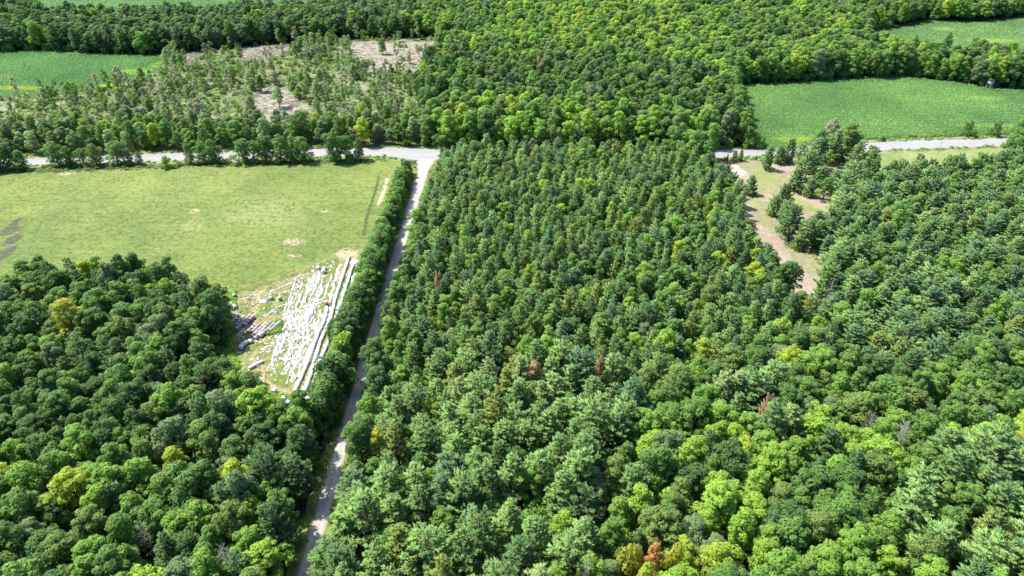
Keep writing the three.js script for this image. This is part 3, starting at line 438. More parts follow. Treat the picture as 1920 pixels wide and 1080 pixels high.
function describe(x, y, r) {
  const [px, py] = pix(x, y, 10), n = fbm(x * 0.03 + 11, y * 0.03 + 4, 3), IN = (k) => inside(region[k], px, py);
  if (within(cutPoly, x, y, 1)) {
    if (bare.some((p) => inside(p, x, y)) && r() < 0.93) return null;
    const d = fbm(x * 0.032 + 70, y * 0.045 + 20, 3), front = edgeDistance(roadPoly, x, y) < 26;
    if (front && px < 860) return r() < 0.6 && { kind: r() < 0.45 ? 'slim' : r() < 0.6 ? 'hedge' : 'broad', tone: pick(r, ['mid', 4, 'deep', 3, 'olive', 3, 'grey', 3, 'fresh', 3, 'lime', 0.8, 'sage', 2]), h: 7.5 + 6 * r(), gap: 4.4, wide: 1, zone: 'cutfront' };
    if (d < 0.5) return r() < 0.02 ? { kind: 'aspen', tone: pick(r, ['sage', 3, 'straw', 2, 'olive', 2]), h: 7 + 5 * r(), gap: 5, wide: 1, zone: 'cut' } : r() < 0.05 ? { kind: 'bush', tone: pick(r, ['olive', 3, 'fresh', 2, 'sage', 2, 'lime', 1]), h: 1.6 + 2 * r(), gap: 3, wide: 1.2, zone: 'cut' } : null;
    if (d > 0.575) return r() < 0.08 && { kind: r() < 0.6 ? 'aspen' : 'slim', tone: pick(r, ['grey', 2, 'olive', 2, 'fresh', 2, 'sage', 5, 'straw', 3]), h: 7.5 + 4 * r(), gap: 3.0, wide: 1.25, zone: 'cut' };
    return r() < 0.035 ? { kind: 'aspen', tone: pick(r, ['grey', 3, 'sage', 3, 'olive', 3, 'straw', 1]), h: 8 + 5 * r(), gap: 3.6, wide: 1.1, zone: 'cut' } : r() < 0.12 ? { kind: 'bush', tone: pick(r, ['olive', 3, 'fresh', 3, 'sage', 3, 'lime', 0.6]), h: 2 + 3 * r(), gap: 3, wide: 1, zone: 'cut' } : null;
  }
  if (IN('pineClump') || IN('palePines')) return r() < 0.86 ? { kind: 'pine', tone: pick(r, paleTones), h: 14 + 3 * r(), gap: 4.7, wide: 1.25, zone: 'clump' } : { kind: 'broad', tone: pick(r, ['fresh', 3, 'mid', 2]), h: 13, gap: 5, wide: 0.9, zone: 'south' };
  if (IN('pineMain')) {
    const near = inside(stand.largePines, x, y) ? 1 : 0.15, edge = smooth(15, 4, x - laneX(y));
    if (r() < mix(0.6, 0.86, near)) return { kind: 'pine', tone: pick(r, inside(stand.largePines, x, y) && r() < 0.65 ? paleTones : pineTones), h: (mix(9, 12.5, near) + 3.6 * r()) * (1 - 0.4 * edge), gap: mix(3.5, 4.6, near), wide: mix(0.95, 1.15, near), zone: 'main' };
    return { kind: r() < 0.7 ? 'slim' : 'broad', tone: pick(r, ['mid', 4, 'deep', 3, 'fresh', 3, 'bright', 1.2, 'olive', 2, 'grey', 1.5, 'lime', 0.35]), h: (9 + 3.5 * r()) * (1 - 0.45 * edge), gap: mix(3.4, 4.0, near), wide: 1, zone: 'main' };
  }
  if (IN('pineEast')) return r() < 0.82 ? { kind: r() < 0.75 ? 'pine' : 'young', tone: pick(r, ['pine', 5, 'pineBlue', 3, 'pineLight', 2.5, 'pineDark', 2, 'pineOlive', 0.8]), h: 9 + 4.5 * r(), gap: 4.3, wide: 1.3, zone: 'east' } : { kind: 'slim', tone: pick(r, ['mid', 4, 'fresh', 3, 'deep', 3, 'olive', 2]), h: 9 + 4 * r(), gap: 4, wide: 1.05, zone: 'east' };
  if (py < 330) {
    const far = { kind: r() < 0.6 ? 'broad' : 'slim', h: 12.5 + 6 * r(), gap: 4.5 + 2.1 * r(), wide: 1.08, zone: px > 790 ? 'northEast' : 'northWest' };
    if (IN('northWest')) { far.tone = pick(r, ['dark', 5, 'deep', 5, 'mid', 3, 'fresh', 1, 'grey', 2, 'pineDark', 3, 'lime', 0.2]); if (r() < 0.22) { far.kind = 'pine'; far.tone = pick(r, ['pineDark', 3, 'pine', 2]); } }
    else if (IN('brightA')) far.tone = pick(r, ['bright', 5, 'lime', 3.5, 'fresh', 4, 'mid', 2.5, 'deep', 1.5]);
    else if (IN('brightB')) far.tone = pick(r, ['bright', 4, 'lime', 2, 'fresh', 5, 'mid', 4, 'deep', 2, 'olive', 1]);
    else if (IN('darkA')) { far.tone = pick(r, ['mid', 5, 'deep', 4, 'olive', 3, 'fresh', 2, 'grey', 2, 'dark', 2, 'bright', 0.5]); far.gap = 4.6; far.wide = 0.98; }
    else far.tone = pick(r, ['mid', 5, 'deep', 3, 'fresh', 5, 'olive', 2, 'bright', 2 + 2 * (n > 0.55), 'dark', 1, 'grey', 1.2, 'lime', 0.4]);
    return far;
  }
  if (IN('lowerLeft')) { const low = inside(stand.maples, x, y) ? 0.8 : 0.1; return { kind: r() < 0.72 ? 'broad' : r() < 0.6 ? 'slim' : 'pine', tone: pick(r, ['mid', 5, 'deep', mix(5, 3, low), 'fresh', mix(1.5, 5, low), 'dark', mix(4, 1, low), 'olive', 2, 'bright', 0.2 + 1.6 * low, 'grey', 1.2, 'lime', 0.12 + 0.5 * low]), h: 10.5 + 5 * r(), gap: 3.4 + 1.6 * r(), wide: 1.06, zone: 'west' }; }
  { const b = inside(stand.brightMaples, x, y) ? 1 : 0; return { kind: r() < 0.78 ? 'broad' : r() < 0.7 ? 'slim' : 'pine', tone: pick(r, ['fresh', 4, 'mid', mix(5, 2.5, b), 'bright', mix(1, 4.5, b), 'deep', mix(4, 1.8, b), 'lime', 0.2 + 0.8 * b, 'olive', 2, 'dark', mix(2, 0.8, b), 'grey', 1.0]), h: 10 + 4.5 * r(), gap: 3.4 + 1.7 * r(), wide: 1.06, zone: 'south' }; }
}
{
  const r = rng(20240), bark = (t) => (t.kind === 'pine' || t.kind === 'young');
  for (let i = 0; i < 210000; i++) {
    const q = Math.pow(r(), 0.62), Y = mix(52, 760, q), half = 0.75 * (Y * CP + EYE * SP) + 34, X = (r() * 2 - 1) * half;
    const d = describe(X, Y, r); if (!d) continue;
    const tall = { broad: 1.8, slim: 1.2, hedge: 1.0, pine: 1.3, young: 1.2, aspen: 0.6, bush: 0.4 }[d.kind];
    const gap = d.gap * (0.86 + 0.24 * r());
    if (!free(X, Y, gap)) continue;
    if (isOpen(X, Y, tall)) continue;
    if (d.kind === 'pine' && bark(d) && d.tone.startsWith('pine') === false && d.tone !== 'sage') d.tone = 'pineDark';
    const list = shapes[d.kind], v = Math.floor(r() * list.length), s = d.h / list[v].h;
    plant({ kind: d.kind, tone: d.tone, x: X, y: Y, v, sy: s * (0.94 + 0.12 * r()), sx: (0.45 * s + 0.55 * d.gap / 5.0 * (d.kind === 'pine' ? 1.4 : d.kind === 'slim' || d.kind === 'aspen' ? 1.15 : 1)) * d.wide * (0.88 + 0.26 * r()), turn: r() * 6.2832, gap, zone: d.zone, tx: (r() - 0.5) * 0.16, tz: (r() - 0.5) * 0.16 });
  }
}
{
  const r = rng(31337); let n = 0;
  for (let i = 0; i < 60000 && n < 4200; i++) {
    const q = Math.pow(r(), 0.75), Y = mix(60, 560, q), half = 0.75 * (Y * CP + EYE * SP) + 14, X = (r() * 2 - 1) * half;
    if (inside(cutPoly, X, Y) || !free(X, Y, 2.1) || isOpen(X, Y, 0.6)) continue;
    const v = Math.floor(r() * 4), h = 3.5 + 4 * r(), s = h / 3.4; n++;
    plant({ kind: 'under', tone: pick(r, ['mid', 4, 'fresh', 3, 'deep', 3, 'olive', 1, 'bright', 0.6]), x: X, y: Y, v, sy: s, sx: s * 0.75, turn: r() * 6.28, gap: 2.1, zone: 'west' });
  }
}
// ---------------------------------------------------------------- trees as things, the far ones as woods
const toneWord = { dark: 'dark green', deep: 'deep green', mid: 'mid green', fresh: 'fresh green', bright: 'bright green', lime: 'lime green', olive: 'olive green', grey: 'grey-green', pine: 'blue-green', pineBlue: 'bluish', pineLight: 'pale green', pineDark: 'dark green', pineOlive: 'olive green', sage: 'pale sage', straw: 'straw-pale', gold: 'yellow', amber: 'amber', orange: 'orange', rust: 'rust' };
const zoneWord = { main: 'in the big pine stand beside the gravel lane', east: 'in the pine woods around the sandy clearing', clump: 'in the pale pine clump among bright hardwoods', south: 'in the bright hardwoods beside the big pine stand', west: 'in the dense woods between hay field and lane', cut: 'on the half-logged cutover ground', cutfront: 'along the cutover side of the gravel road', northEast: 'in the hardwoods beyond the wide gravel road', northWest: 'in the tree line between the northern fields' };
const nameOfKind = { broad: 'broadleaf_tree', slim: 'slender_tree', hedge: 'bushy_tree', pine: 'white_pine_tree', young: 'young_conifer', aspen: 'aspen_tree', bush: 'bush', snag: 'dead_tree' };
const kindWord = { broad: 'broad round-crowned tree', slim: 'slender leafy tree', hedge: 'bushy low-branched tree', pine: 'white pine', young: 'bushy young conifer', aspen: 'thin bare-stemmed aspen', bush: 'leafy bush' };
const massName = { broad: 'broadleaf_forest', slim: 'slender_tree_forest', hedge: 'bushy_tree_forest', pine: 'pine_forest', young: 'young_conifer_forest', aspen: 'aspen_woods', bush: 'bush_undergrowth', under: 'forest_undergrowth' };
const massLabel = { broad: 'far mass of round-crowned broadleaf trees covering the land', slim: 'far mass of slender leafy trees between larger crowns', hedge: 'bushy trees massed along the cutover side of the road', pine: 'far mass of white pines covering the stand', young: 'scattered mass of bushy young conifers in the pine woods', aspen: 'thin aspens scattered as a mass over the cutover', bush: 'low bushes scattered over the cutover', under: 'leafy undergrowth filling the gaps between the forest trees' };
for (const t of trees) { const s = shapes[t.kind][t.v], p = pix(t.x, t.y, s.h * t.sy * 0.7); t.size = s.R * t.sx * s.h * t.sy / (p[2] * p[2]); t.seen = p[0] > 6 && p[0] < 1914 && p[1] > 6 && p[1] < 1074; }
const individuals = { broad: 280, slim: 230, hedge: 60, pine: 285, young: 110, aspen: 150, bush: 60 };
const byKind = {}; for (const t of trees) if (!t.hero) (byKind[t.kind] = byKind[t.kind] || []).push(t);
const singles = trees.filter((t) => t.hero);
for (const [k, list] of Object.entries(byKind)) {
  list.sort((a, b) => (b.seen - a.seen) || b.size - a.size);
  const n = Math.min(individuals[k] || 0, list.filter((t) => t.seen).length);
  singles.push(...list.slice(0, n)); byKind[k] = list.slice(n);
}
const prototypes = {};
function makeTree(t) {
  const s = shapes[t.kind][t.v], key = t.kind + t.v + t.tone;
  if (!prototypes[key]) {
    const g = new THREE.Group();
    const trunk = new THREE.Mesh(s.trunk, t.kind === 'snag' ? barkMaterials.grey : t.kind === 'aspen' ? barkMaterials.pale : barkMaterials.brown); trunk.name = 'trunk'; g.add(trunk);
    if (s.crown) { const crown = new THREE.Mesh(s.crown, leafMaterials[t.tone]); crown.name = 'crown'; g.add(crown); }
    prototypes[key] = shadows(g);
  }
  const o = prototypes[key].clone(); o.position.set(t.x, 0, -t.y); o.rotation.set(t.tx || 0, t.turn, t.tz || 0); o.scale.set(t.sx, t.sy, t.sx); return o;
}
for (const t of singles) {
  const o = add(makeTree(t), t.name || nameOfKind[t.kind]);
  const category = t.kind === 'bush' && !t.name ? 'bush' : t.kind === 'pine' ? 'pine tree' : 'tree';
  if (t.hero) tag(o, t.label, category, t.group);
  else tag(o, `${toneWord[t.tone]} ${kindWord[t.kind]} ${zoneWord[t.zone]}`, category, `${kindWord[t.kind]}s ${zoneWord[t.zone]}`);
}
function joined(s) {   // crown and trunk as one geometry with two material slots
  const a = s.crown, b = s.trunk.toNonIndexed(), g = new THREE.BufferGeometry(), na = a.attributes.position.count, nb = b.attributes.position.count;
  for (const k of ['position', 'normal']) { const d = new Float32Array((na + nb) * 3); d.set(a.attributes[k].array); d.set(b.attributes[k].array, na * 3); g.setAttribute(k, new THREE.BufferAttribute(d, 3)); }
  const c = new Float32Array((na + nb) * 3).fill(1); c.set(a.attributes.color.array); g.setAttribute('color', new THREE.BufferAttribute(c, 3));
  g.addGroup(0, na, 0); g.addGroup(na, nb, 1); return g;
}
const E4 = new THREE.Euler(), M4 = new THREE.Matrix4(), Q4 = new THREE.Quaternion(), UPV = V(0, 1, 0);
const rt = rng(55);
for (const [k, list] of Object.entries(byKind)) {
  if (!list.length) continue;
  const grp = new THREE.Group(); add(grp, massName[k]); tag(grp, massLabel[k], k === 'bush' ? 'bushes' : k === 'under' ? 'undergrowth' : 'woods', null, 'stuff');
  shapes[k].forEach((s, v) => {
    const mine = list.filter((t) => t.v === v); if (!mine.length) return;
    const im = new THREE.InstancedMesh(joined(s), [massLeaf, k === 'aspen' ? barkMaterials.pale : barkMaterials.brown], mine.length); im.name = k === 'bush' ? 'bushes' : 'trees'; im.userData.kind = 'stuff';
    mine.forEach((t, i) => { im.setMatrixAt(i, M4.compose(V(t.x, 0, -t.y), Q4.setFromEuler(E4.set(t.tx || 0, t.turn, t.tz || 0)), V(t.sx, t.sy, t.sx))); const c = tones[t.tone], j = 0.85 + 0.3 * rt(); im.setColorAt(i, new THREE.Color(c[0] * j * (0.94 + 0.12 * rt()), c[1] * j, c[2] * j)); });
    im.castShadow = im.receiveShadow = true; grp.add(im);
  });
}
console.log('trees', trees.length, 'singles', singles.length, Object.entries(byKind).map(([k, l]) => k + ' ' + l.length).join(', '));
// ---------------------------------------------------------------- low growth
function massOf(name, label, category, geometry, materials, spots, colors) {
  const im = new THREE.InstancedMesh(geometry, materials, spots.length); add(im, name); tag(im, label, category, null, 'stuff');
  spots.forEach(([x, y, sx, sy, a], i) => { im.setMatrixAt(i, M4.compose(V(x, 0, -y), Q4.setFromAxisAngle(UPV, a), V(sx, sy, sx))); im.setColorAt(i, colors(x, y, i)); });
  im.castShadow = im.receiveShadow = true; return im;
}
const tinted = (c, k) => new THREE.Color(c[0] * k, c[1] * k, c[2] * k);
function tuft(seed, n, R, h, size) { const r = rng(seed), cl = new Cloud(); for (let i = 0; i < n; i++) { const a = r() * 6.28, d = Math.sqrt(r()) * R, q = 1 - 0.55 * (d / R) ** 2; leaf(cl, r, Math.cos(a) * d, h * q * (0.55 + 0.45 * r()), Math.sin(a) * d, Math.cos(a) * d / R * 0.6, 0.8, Math.sin(a) * d / R * 0.6, size, 0.7, 0.3); } return cl.geometry(); }
{
  const weed = tuft(31, 46, 1.0, 1.0, 0.32), crop = tuft(33, 16, 0.5, 0.7, 0.24);
  const r = rng(808);
  const fieldOf = (p, angle, row, step, pts) => { let x0 = 1e9, x1 = -1e9, y0 = 1e9, y1 = -1e9; for (const [x, y] of p) { x0 = Math.min(x0, x); x1 = Math.max(x1, x); y0 = Math.min(y0, y); y1 = Math.max(y1, y); }
    for (let y = y0; y < y1; y += row) for (let x = x0; x < x1; x += step) { const xx = x + (r() - 0.5) * step, yy = y + (r() - 0.5) * row * 0.35 + (xx - x0) * angle; if (!inside(p, xx, yy)) continue; const s = 0.75 + 0.5 * r(), q = pix(xx, yy); if (q[0] < -60 || q[0] > 1980 || q[1] < -60) continue; pts.push([xx, yy, s * row * 0.95, s, r() * 6.28]); } return pts; };
  const tint = (fn, gain) => (x, y) => { const c = fn(x, y), k = gain * (0.82 + 0.36 * r()); return new THREE.Color(c[0] * k, c[1] * k, c[2] * k); };
  massOf('crop_plants', 'rows of low green crop plants beside the hunting tower', 'crop', crop, massLeaf, fieldOf(cropPoly, 0.012, 0.95, 0.95, []), tint(cropC, 3.3));
  massOf('crop_plants', 'rows of low green crop plants beside the cutover', 'crop', crop, massLeaf, fieldOf(cropWestPoly, 0.0, 1.1, 1.1, []), tint(cropW, 3.3));
  massOf('crop_plants', 'rows of low green crop plants in the enclosed far field', 'crop', crop, massLeaf, fieldOf(cropFarPoly, 0.03, 1.5, 1.5, []), tint(cropF, 3.3));
  massOf('crop_plants', 'green crop plants beyond the tall dark tree line', 'crop', crop, massLeaf, fieldOf(cropNorthPoly, 0.0, 1.8, 1.8, []), tint(cropN, 3.3));
  // weeds round the bale yard, along hedges, verges and wood edges, and over the cutover
  const pts = [];
  const yardWeeds = [[[418, 560], [440, 548], [436, 600], [430, 650], [445, 690], [430, 690], [408, 640]], [[455, 700], [485, 725], [520, 745], [600, 742], [595, 775], [560, 800], [500, 790]], [[500, 610], [525, 605], [522, 622], [505, 625]]].map(poly);
  for (const p of yardWeeds) for (let i = 0; i < 2600; i++) { const c = p[i % p.length], d = p[Math.floor(r() * p.length)], e = p[Math.floor(r() * p.length)], a = r(), b = r() * (1 - a), x = c[0] * (1 - a - b) + d[0] * a + e[0] * b, y = c[1] * (1 - a - b) + d[1] * a + e[1] * b; if (inside(p, x, y) && pts.length < 6000 && r() < 0.5) { const s = 0.4 + 0.8 * r(); pts.push([x, y, s, s * (0.5 + 0.5 * r()), r() * 6.28]); } }
  for (let i = 0; i < 120000; i++) {
    const Y = mix(75, 700, Math.pow(r(), 0.7)), X = (r() * 2 - 1) * (0.75 * (Y * CP + EYE * SP) + 8);
    if (inside(cutPoly, X, Y)) { if (bare.some((p) => inside(p, X, Y)) ? r() < 0.05 : r() < 0.45 + 0.5 * (fbm(X * 0.05 + 7, Y * 0.05, 3) > 0.5)) { const s = 0.5 + 1.1 * r() * r(); pts.push([X, Y, s * 1.1, s * (0.4 + 0.6 * r()), r() * 6.28]); } continue; }
    if (inside(roadPoly, X, Y) || inside(lanePoly, X, Y)) continue;
    let e = 1e9; for (const p of [hayPoly, cropPoly, cropFarPoly, cropWestPoly, roadPoly, lanePoly]) e = Math.min(e, edgeDistance(p, X, Y)); const ec = edgeDistance(clearPoly, X, Y);
    const open = inside(hayPoly, X, Y) || inside(clearPoly, X, Y) || inside(vergePoly, X, Y) || inside(islandPoly, X, Y);
    if ((e < 4.5 && (!open || (e < 1.8 && !inside(yardPoly, X, Y)))) || (ec < 2 && !open)) { const s = 0.4 + 1.0 * r() * r(); pts.push([X, Y, s * 1.1, s * (0.5 + 0.7 * r()), r() * 6.28]); }
  }
  massOf('weeds', 'low weeds and brush along wood edges, verges and cutover', 'weeds', weed, massLeaf, pts, (x, y) => { const cut = inside(cutPoly, x, y), t = cut ? pick(r, ['olive', 4, 'sage', 4, 'straw', 2, 'fresh', 3, 'lime', 1]) : inside(yardPoly, x, y) || yardWeeds.some((p) => inside(p, x, y)) ? pick(r, ['bright', 3, 'fresh', 4, 'mid', 1]) : pick(r, ['fresh', 3, 'mid', 3, 'olive', 2, 'bright', 1]); return tinted(tones[t], 0.8 + 0.4 * r()); });
  // grass tussocks that roughen the hay field
  const tus = []; for (let i = 0; i < 60000; i++) { const Y = mix(120, 290, r()), X = mix(-245, -45, r()); if (!inside(hayPoly, X, Y)) continue; const n = fbm(X * 0.09, Y * 0.16, 3); if (r() > smooth(0.4, 0.7, n) * 0.4 + 0.2) continue; const s = 0.22 + 0.3 * r(); tus.push([X, Y, s * 1.6, s * 0.28, r() * 6.28]); }
  massOf('grass', 'uneven grass tussocks over the hay field', 'grass', tuft(35, 22, 0.8, 0.8, 0.26), massLeaf, tus, (x, y) => { const n = fbm(x * 0.03, y * 0.03, 4), c = lerp3([0.21, 0.288, 0.04], [0.295, 0.345, 0.058], clamp(n * 1.5 - 0.3, 0, 1)); return tinted(c, 0.75 + 0.45 * r()); });
  // logging slash
  const logs = []; for (let i = 0; i < 4200; i++) { const p = bare[Math.floor(r() * bare.length)], q = p[Math.floor(r() * p.length)], w = p[Math.floor(r() * p.length)], a = r(), x = mix(q[0], w[0], a) + (r() - 0.5) * 14, y = mix(q[1], w[1], a) + (r() - 0.5) * 22; if (inside(cutPoly, x, y)) logs.push([x, y, 0.5 + 1.1 * r(), 0.5 + 0.9 * r(), r() * 6.28]); }
  const lg = limbs([[-1.3, 0.1, 0, 1.2, 0.22, 0.1, 0.09, 0.05, 5], [-0.6, 0.2, -0.7, 0.5, 0.1, 0.8, 0.06, 0.03, 4], [0.2, 0.05, -0.9, 0.9, 0.4, 0.3, 0.04, 0.02, 4]]);
  massOf('logging_debris', 'grey sticks and slash lying on the bare logged ground', 'debris', lg, new THREE.MeshStandardMaterial({ color: 0xffffff, roughness: 0.95 }), logs, () => tinted([0.33, 0.27, 0.22], 0.5 + 0.8 * r()));
}

// ---------------------------------------------------------------- the bale yard
const Z = (x, y) => [380 + x / 3.176, 440 + y / 3.176];   // pixel read off an enlarged view of the yard
const plastic = new THREE.MeshStandardMaterial({ name: 'white_plastic', color: new THREE.Color(0.66, 0.66, 0.67), roughness: 0.5, side: THREE.DoubleSide });
function along(pts, step) {
  const c = new THREE.CatmullRomCurve3(pts.map(([x, y]) => V(x, 0, -y))), n = Math.max(3, Math.round(c.getLength() / step)); return c.getSpacedPoints(n);
}
function baleRow(pixels, label, seed) {
  const pts = along(pixels.map((p) => G(p[0], p[1])), 0.25), n = pts.length, K = 16, p = [], idx = [], r = rng(seed); let wob = 0;
  for (let i = 0; i < n; i++) {
    const a = pts[Math.max(0, i - 1)], b = pts[Math.min(n - 1, i + 1)], dx = b.x - a.x, dz = b.z - a.z, l = Math.hypot(dx, dz), nx = -dz / l, nz = dx / l, s = i * 0.25, f = (s / 1.45) % 1, joint = Math.pow(Math.abs(f - 0.5) * 2, 8), end = Math.min(i, n - 1 - i) < 2 ? (Math.min(i, n - 1 - i) === 0 ? 0.82 : 0.97) : 1;
    if (f < 0.17) wob = (r() - 0.5) * 0.16;
    for (let k = 0; k < K; k++) { const t = k / K * 6.2832, rr = (0.48 - 0.07 * joint + 0.05 * (noise(s * 1.3, k * 0.7 + seed) - 0.5)) * end, cx = Math.cos(t) * rr + wob, cy = Math.max(0.02, 0.46 + Math.sin(t) * rr * 0.97); p.push(pts[i].x + nx * cx, cy, pts[i].z + nz * cx); }
  }
  for (let i = 0; i < n - 1; i++) for (let k = 0; k < K; k++) { const a = i * K + k, b = i * K + (k + 1) % K; idx.push(a, b, a + K, b, b + K, a + K); }
  for (const e of [0, n - 1]) { const c = p.length / 3; p.push(pts[e].x, 0.46, pts[e].z); for (let k = 0; k < K; k++) { const a = e * K + k, b = e * K + (k + 1) % K; e ? idx.push(c, a, b) : idx.push(c, b, a); } }
  const g = new THREE.BufferGeometry(); g.setAttribute('position', new THREE.Float32BufferAttribute(p, 3)); g.setIndex(idx); g.computeVertexNormals();
  tag(shadows(add(new THREE.Mesh(g, plastic), 'wrapped_bale_row')), label, 'bale row', 'long white wrapped bale rows');
}
baleRow([[613.5, 577], [608, 603], [597, 626], [578, 679], [549, 746]], 'long white wrapped bale row starting at the red machine', 3);
baleRow([[655, 483], [641, 525], [630, 558], [618, 604], [602, 640], [587, 691], [571, 738]], 'longest white wrapped bale row, in the middle of the three', 5);
baleRow([[662, 499], [646, 549], [632, 594], [616, 642], [604, 672]], 'white wrapped bale row next to the hedge', 7);
baleRow([[596, 697], [590, 716], [584, 738]], 'short white wrapped bale row between torn plastic and hedge', 9);
baleRow([[467, 693.5], [480, 686], [494, 679]], 'short greyish-white bale row lying crosswise near the woods', 11);
// bales
function baleShape(R, L, seed) {
  const r = rng(seed), prof = [[0.001, -L / 2], [R * 0.88, -L / 2], [R * 0.98, -L / 2 + 0.06], [R, -L / 4], [R * 1.01, 0], [R, L / 4], [R * 0.98, L / 2 - 0.06], [R * 0.88, L / 2], [0.001, L / 2]].map(([a, b]) => new THREE.Vector2(a, b));
  const g = new THREE.LatheGeometry(prof, 18), p = g.attributes.position; for (let i = 0; i < p.count; i++) { const x = p.getX(i), y = p.getY(i), z = p.getZ(i), k = 1 + 0.035 * (noise(x * 3 + seed, y * 3 + z * 2) - 0.5); p.setXYZ(i, x * k, y, z * k); }
  g.rotateZ(Math.PI / 2); g.translate(0, R * 0.96, 0); g.computeVertexNormals(); return g;
}
const greyBale = [0, 1, 2].map((i) => baleShape(0.6, 1.12, 40 + i)), whiteBale = [0, 1].map((i) => baleShape(0.6, 1.1, 60 + i));
const strawMap = colorTexture(128, 128, (u, v) => { const a = noise(u * 90, v * 8), b = noise(u * 24, v * 60), c = noise(u * 9 + 3, v * 9), k = 0.55 + 0.7 * a * 0.6 + 0.35 * b; return lerp3([0.44 * k, 0.38 * k, 0.4 * k], [0.5 * k, 0.45 * k, 0.4 * k], c); });
const greyBaleMats = [[1, 1, 1], [0.85, 0.8, 0.86], [1.1, 1.06, 0.95]].map((c) => new THREE.MeshStandardMaterial({ map: strawMap, color: new THREE.Color(...c.map((x) => Math.min(1, x * 0.9) * 1.0)), roughness: 0.95 }));
const zb = (x, y) => [420 + x / 9, 540 + y / 9];
const lineUp = (x0, y0, x1, y1, n) => Array.from({ length: n }, (_, i) => zb(mix(x0, x1, i / (n - 1)), mix(y0, y1, i / (n - 1))));
const baleLines = [
  [lineUp(545, 858, 785, 605, 7), 'weathered grey round bale in the larger block of bale lines', 'larger block of grey bales'], [lineUp(628, 822, 835, 632, 6), 'weathered grey round bale in the larger block of bale lines', 'larger block of grey bales'], [lineUp(800, 730, 945, 606, 5), 'weathered grey round bale in the larger block of bale lines', 'larger block of grey bales'],
  [lineUp(535, 785, 705, 628, 5), 'weathered grey round bale in the larger block of bale lines', 'larger block of grey bales'], [lineUp(495, 745, 575, 672, 3), 'weathered grey round bale in the larger block of bale lines', 'larger block of grey bales'], [lineUp(430, 742, 530, 650, 3), 'weathered grey round bale in the larger block of bale lines', 'larger block of grey bales'],
  [lineUp(220, 702, 442, 492, 6), 'weathered grey round bale in the smaller block near the woods', 'smaller block of grey bales'], [lineUp(372, 628, 488, 510, 4), 'weathered grey round bale in the smaller block near the woods', 'smaller block of grey bales'], [lineUp(218, 632, 338, 520, 4), 'weathered grey round bale in the smaller block near the woods', 'smaller block of grey bales'],
  [[[180, 585], [205, 548], [172, 512], [214, 478], [135, 548], [172, 450]].map((p) => zb(...p)), 'pale weathered bale sunk in weeds at the yard edge', 'pale bales sunk in weeds'],
  [[[120, 290], [160, 318], [105, 325], [150, 365], [195, 330]].map((p) => zb(...p)), 'dark weathered bale under the overhanging woods', 'dark bales under the woods'],
  [[[800, 185], [945, 190], [180, 145]].map((p) => zb(...p)), 'single weathered bale lying apart on the yard grass', 'stray weathered bales'],
];
{ const r = rng(616);
  for (const [list, label, group] of baleLines) { const a = G(...list[0]), b = G(...list[list.length - 1]), dir = Math.atan2(b[1] - a[1], b[0] - a[0]);
    for (const p of list) { const [x, y] = G(p[0], p[1] + 1), m = new THREE.Mesh(greyBale[Math.floor(r() * 3)], greyBaleMats[Math.floor(r() * 3)]); m.position.set(x + (r() - 0.5) * 0.25, 0.02, -y); m.rotation.y = (group.includes('block') ? dir : r() * 3) + (r() - 0.5) * 0.2; const s = 0.93 + 0.14 * r(); m.scale.set(s, s, s); tag(shadows(add(m, 'round_bale')), label, 'bale', group); } }
  const white = [[596.6, 505, 'white wrapped bale at the far edge of the plastic litter'], [609, 505.5, 'white wrapped bale at the far edge of the plastic litter'], [607, 511.5, 'white wrapped bale at the far edge of the plastic litter'], [470, 642.5, 'white wrapped bale with its dark end showing, beside grey bales'], [457, 649, 'white wrapped bale pushed against another near the grey bales'], [452.5, 654, 'white wrapped bale pushed against another near the grey bales'], [462, 645, 'white wrapped bale pushed against another near the grey bales'],
    [497, 739.5, 'white wrapped bale in weeds at the corner of the woods'], [498, 749.5, 'white wrapped bale in weeds at the corner of the woods'], [411, 609, 'white wrapped bale in the shade of the woods'], [418, 606, 'white wrapped bale in the shade of the woods'], [532, 750, 'white wrapped bale in weeds beyond the row ends'], [541, 758.5, 'white wrapped bale in weeds beyond the row ends'], [561, 754, 'white wrapped bale in weeds beyond the row ends'], [562, 758, 'white wrapped bale in weeds beyond the row ends'], [578, 751, 'white wrapped bale in weeds beyond the row ends'], [545, 783, 'white wrapped bale half hidden by brush beside the lane hedge'], [563, 779, 'white wrapped bale half hidden by brush beside the lane hedge'], [515, 736, 'white wrapped bale on the curved wheel track']];
  for (const [px, py, label] of white) { const [x, y] = G(px, py), m = new THREE.Mesh(whiteBale[Math.floor(r() * 2)], plastic); m.position.set(x, 0.02, -y); m.rotation.y = r() * 3; const s = 0.95 + 0.2 * r(); m.scale.set(s, s, s); tag(shadows(add(m, 'wrapped_bale')), label, 'bale', white.filter((w) => w[2] === label).length > 1 ? 'single white wrapped bales' : undefined); }
}
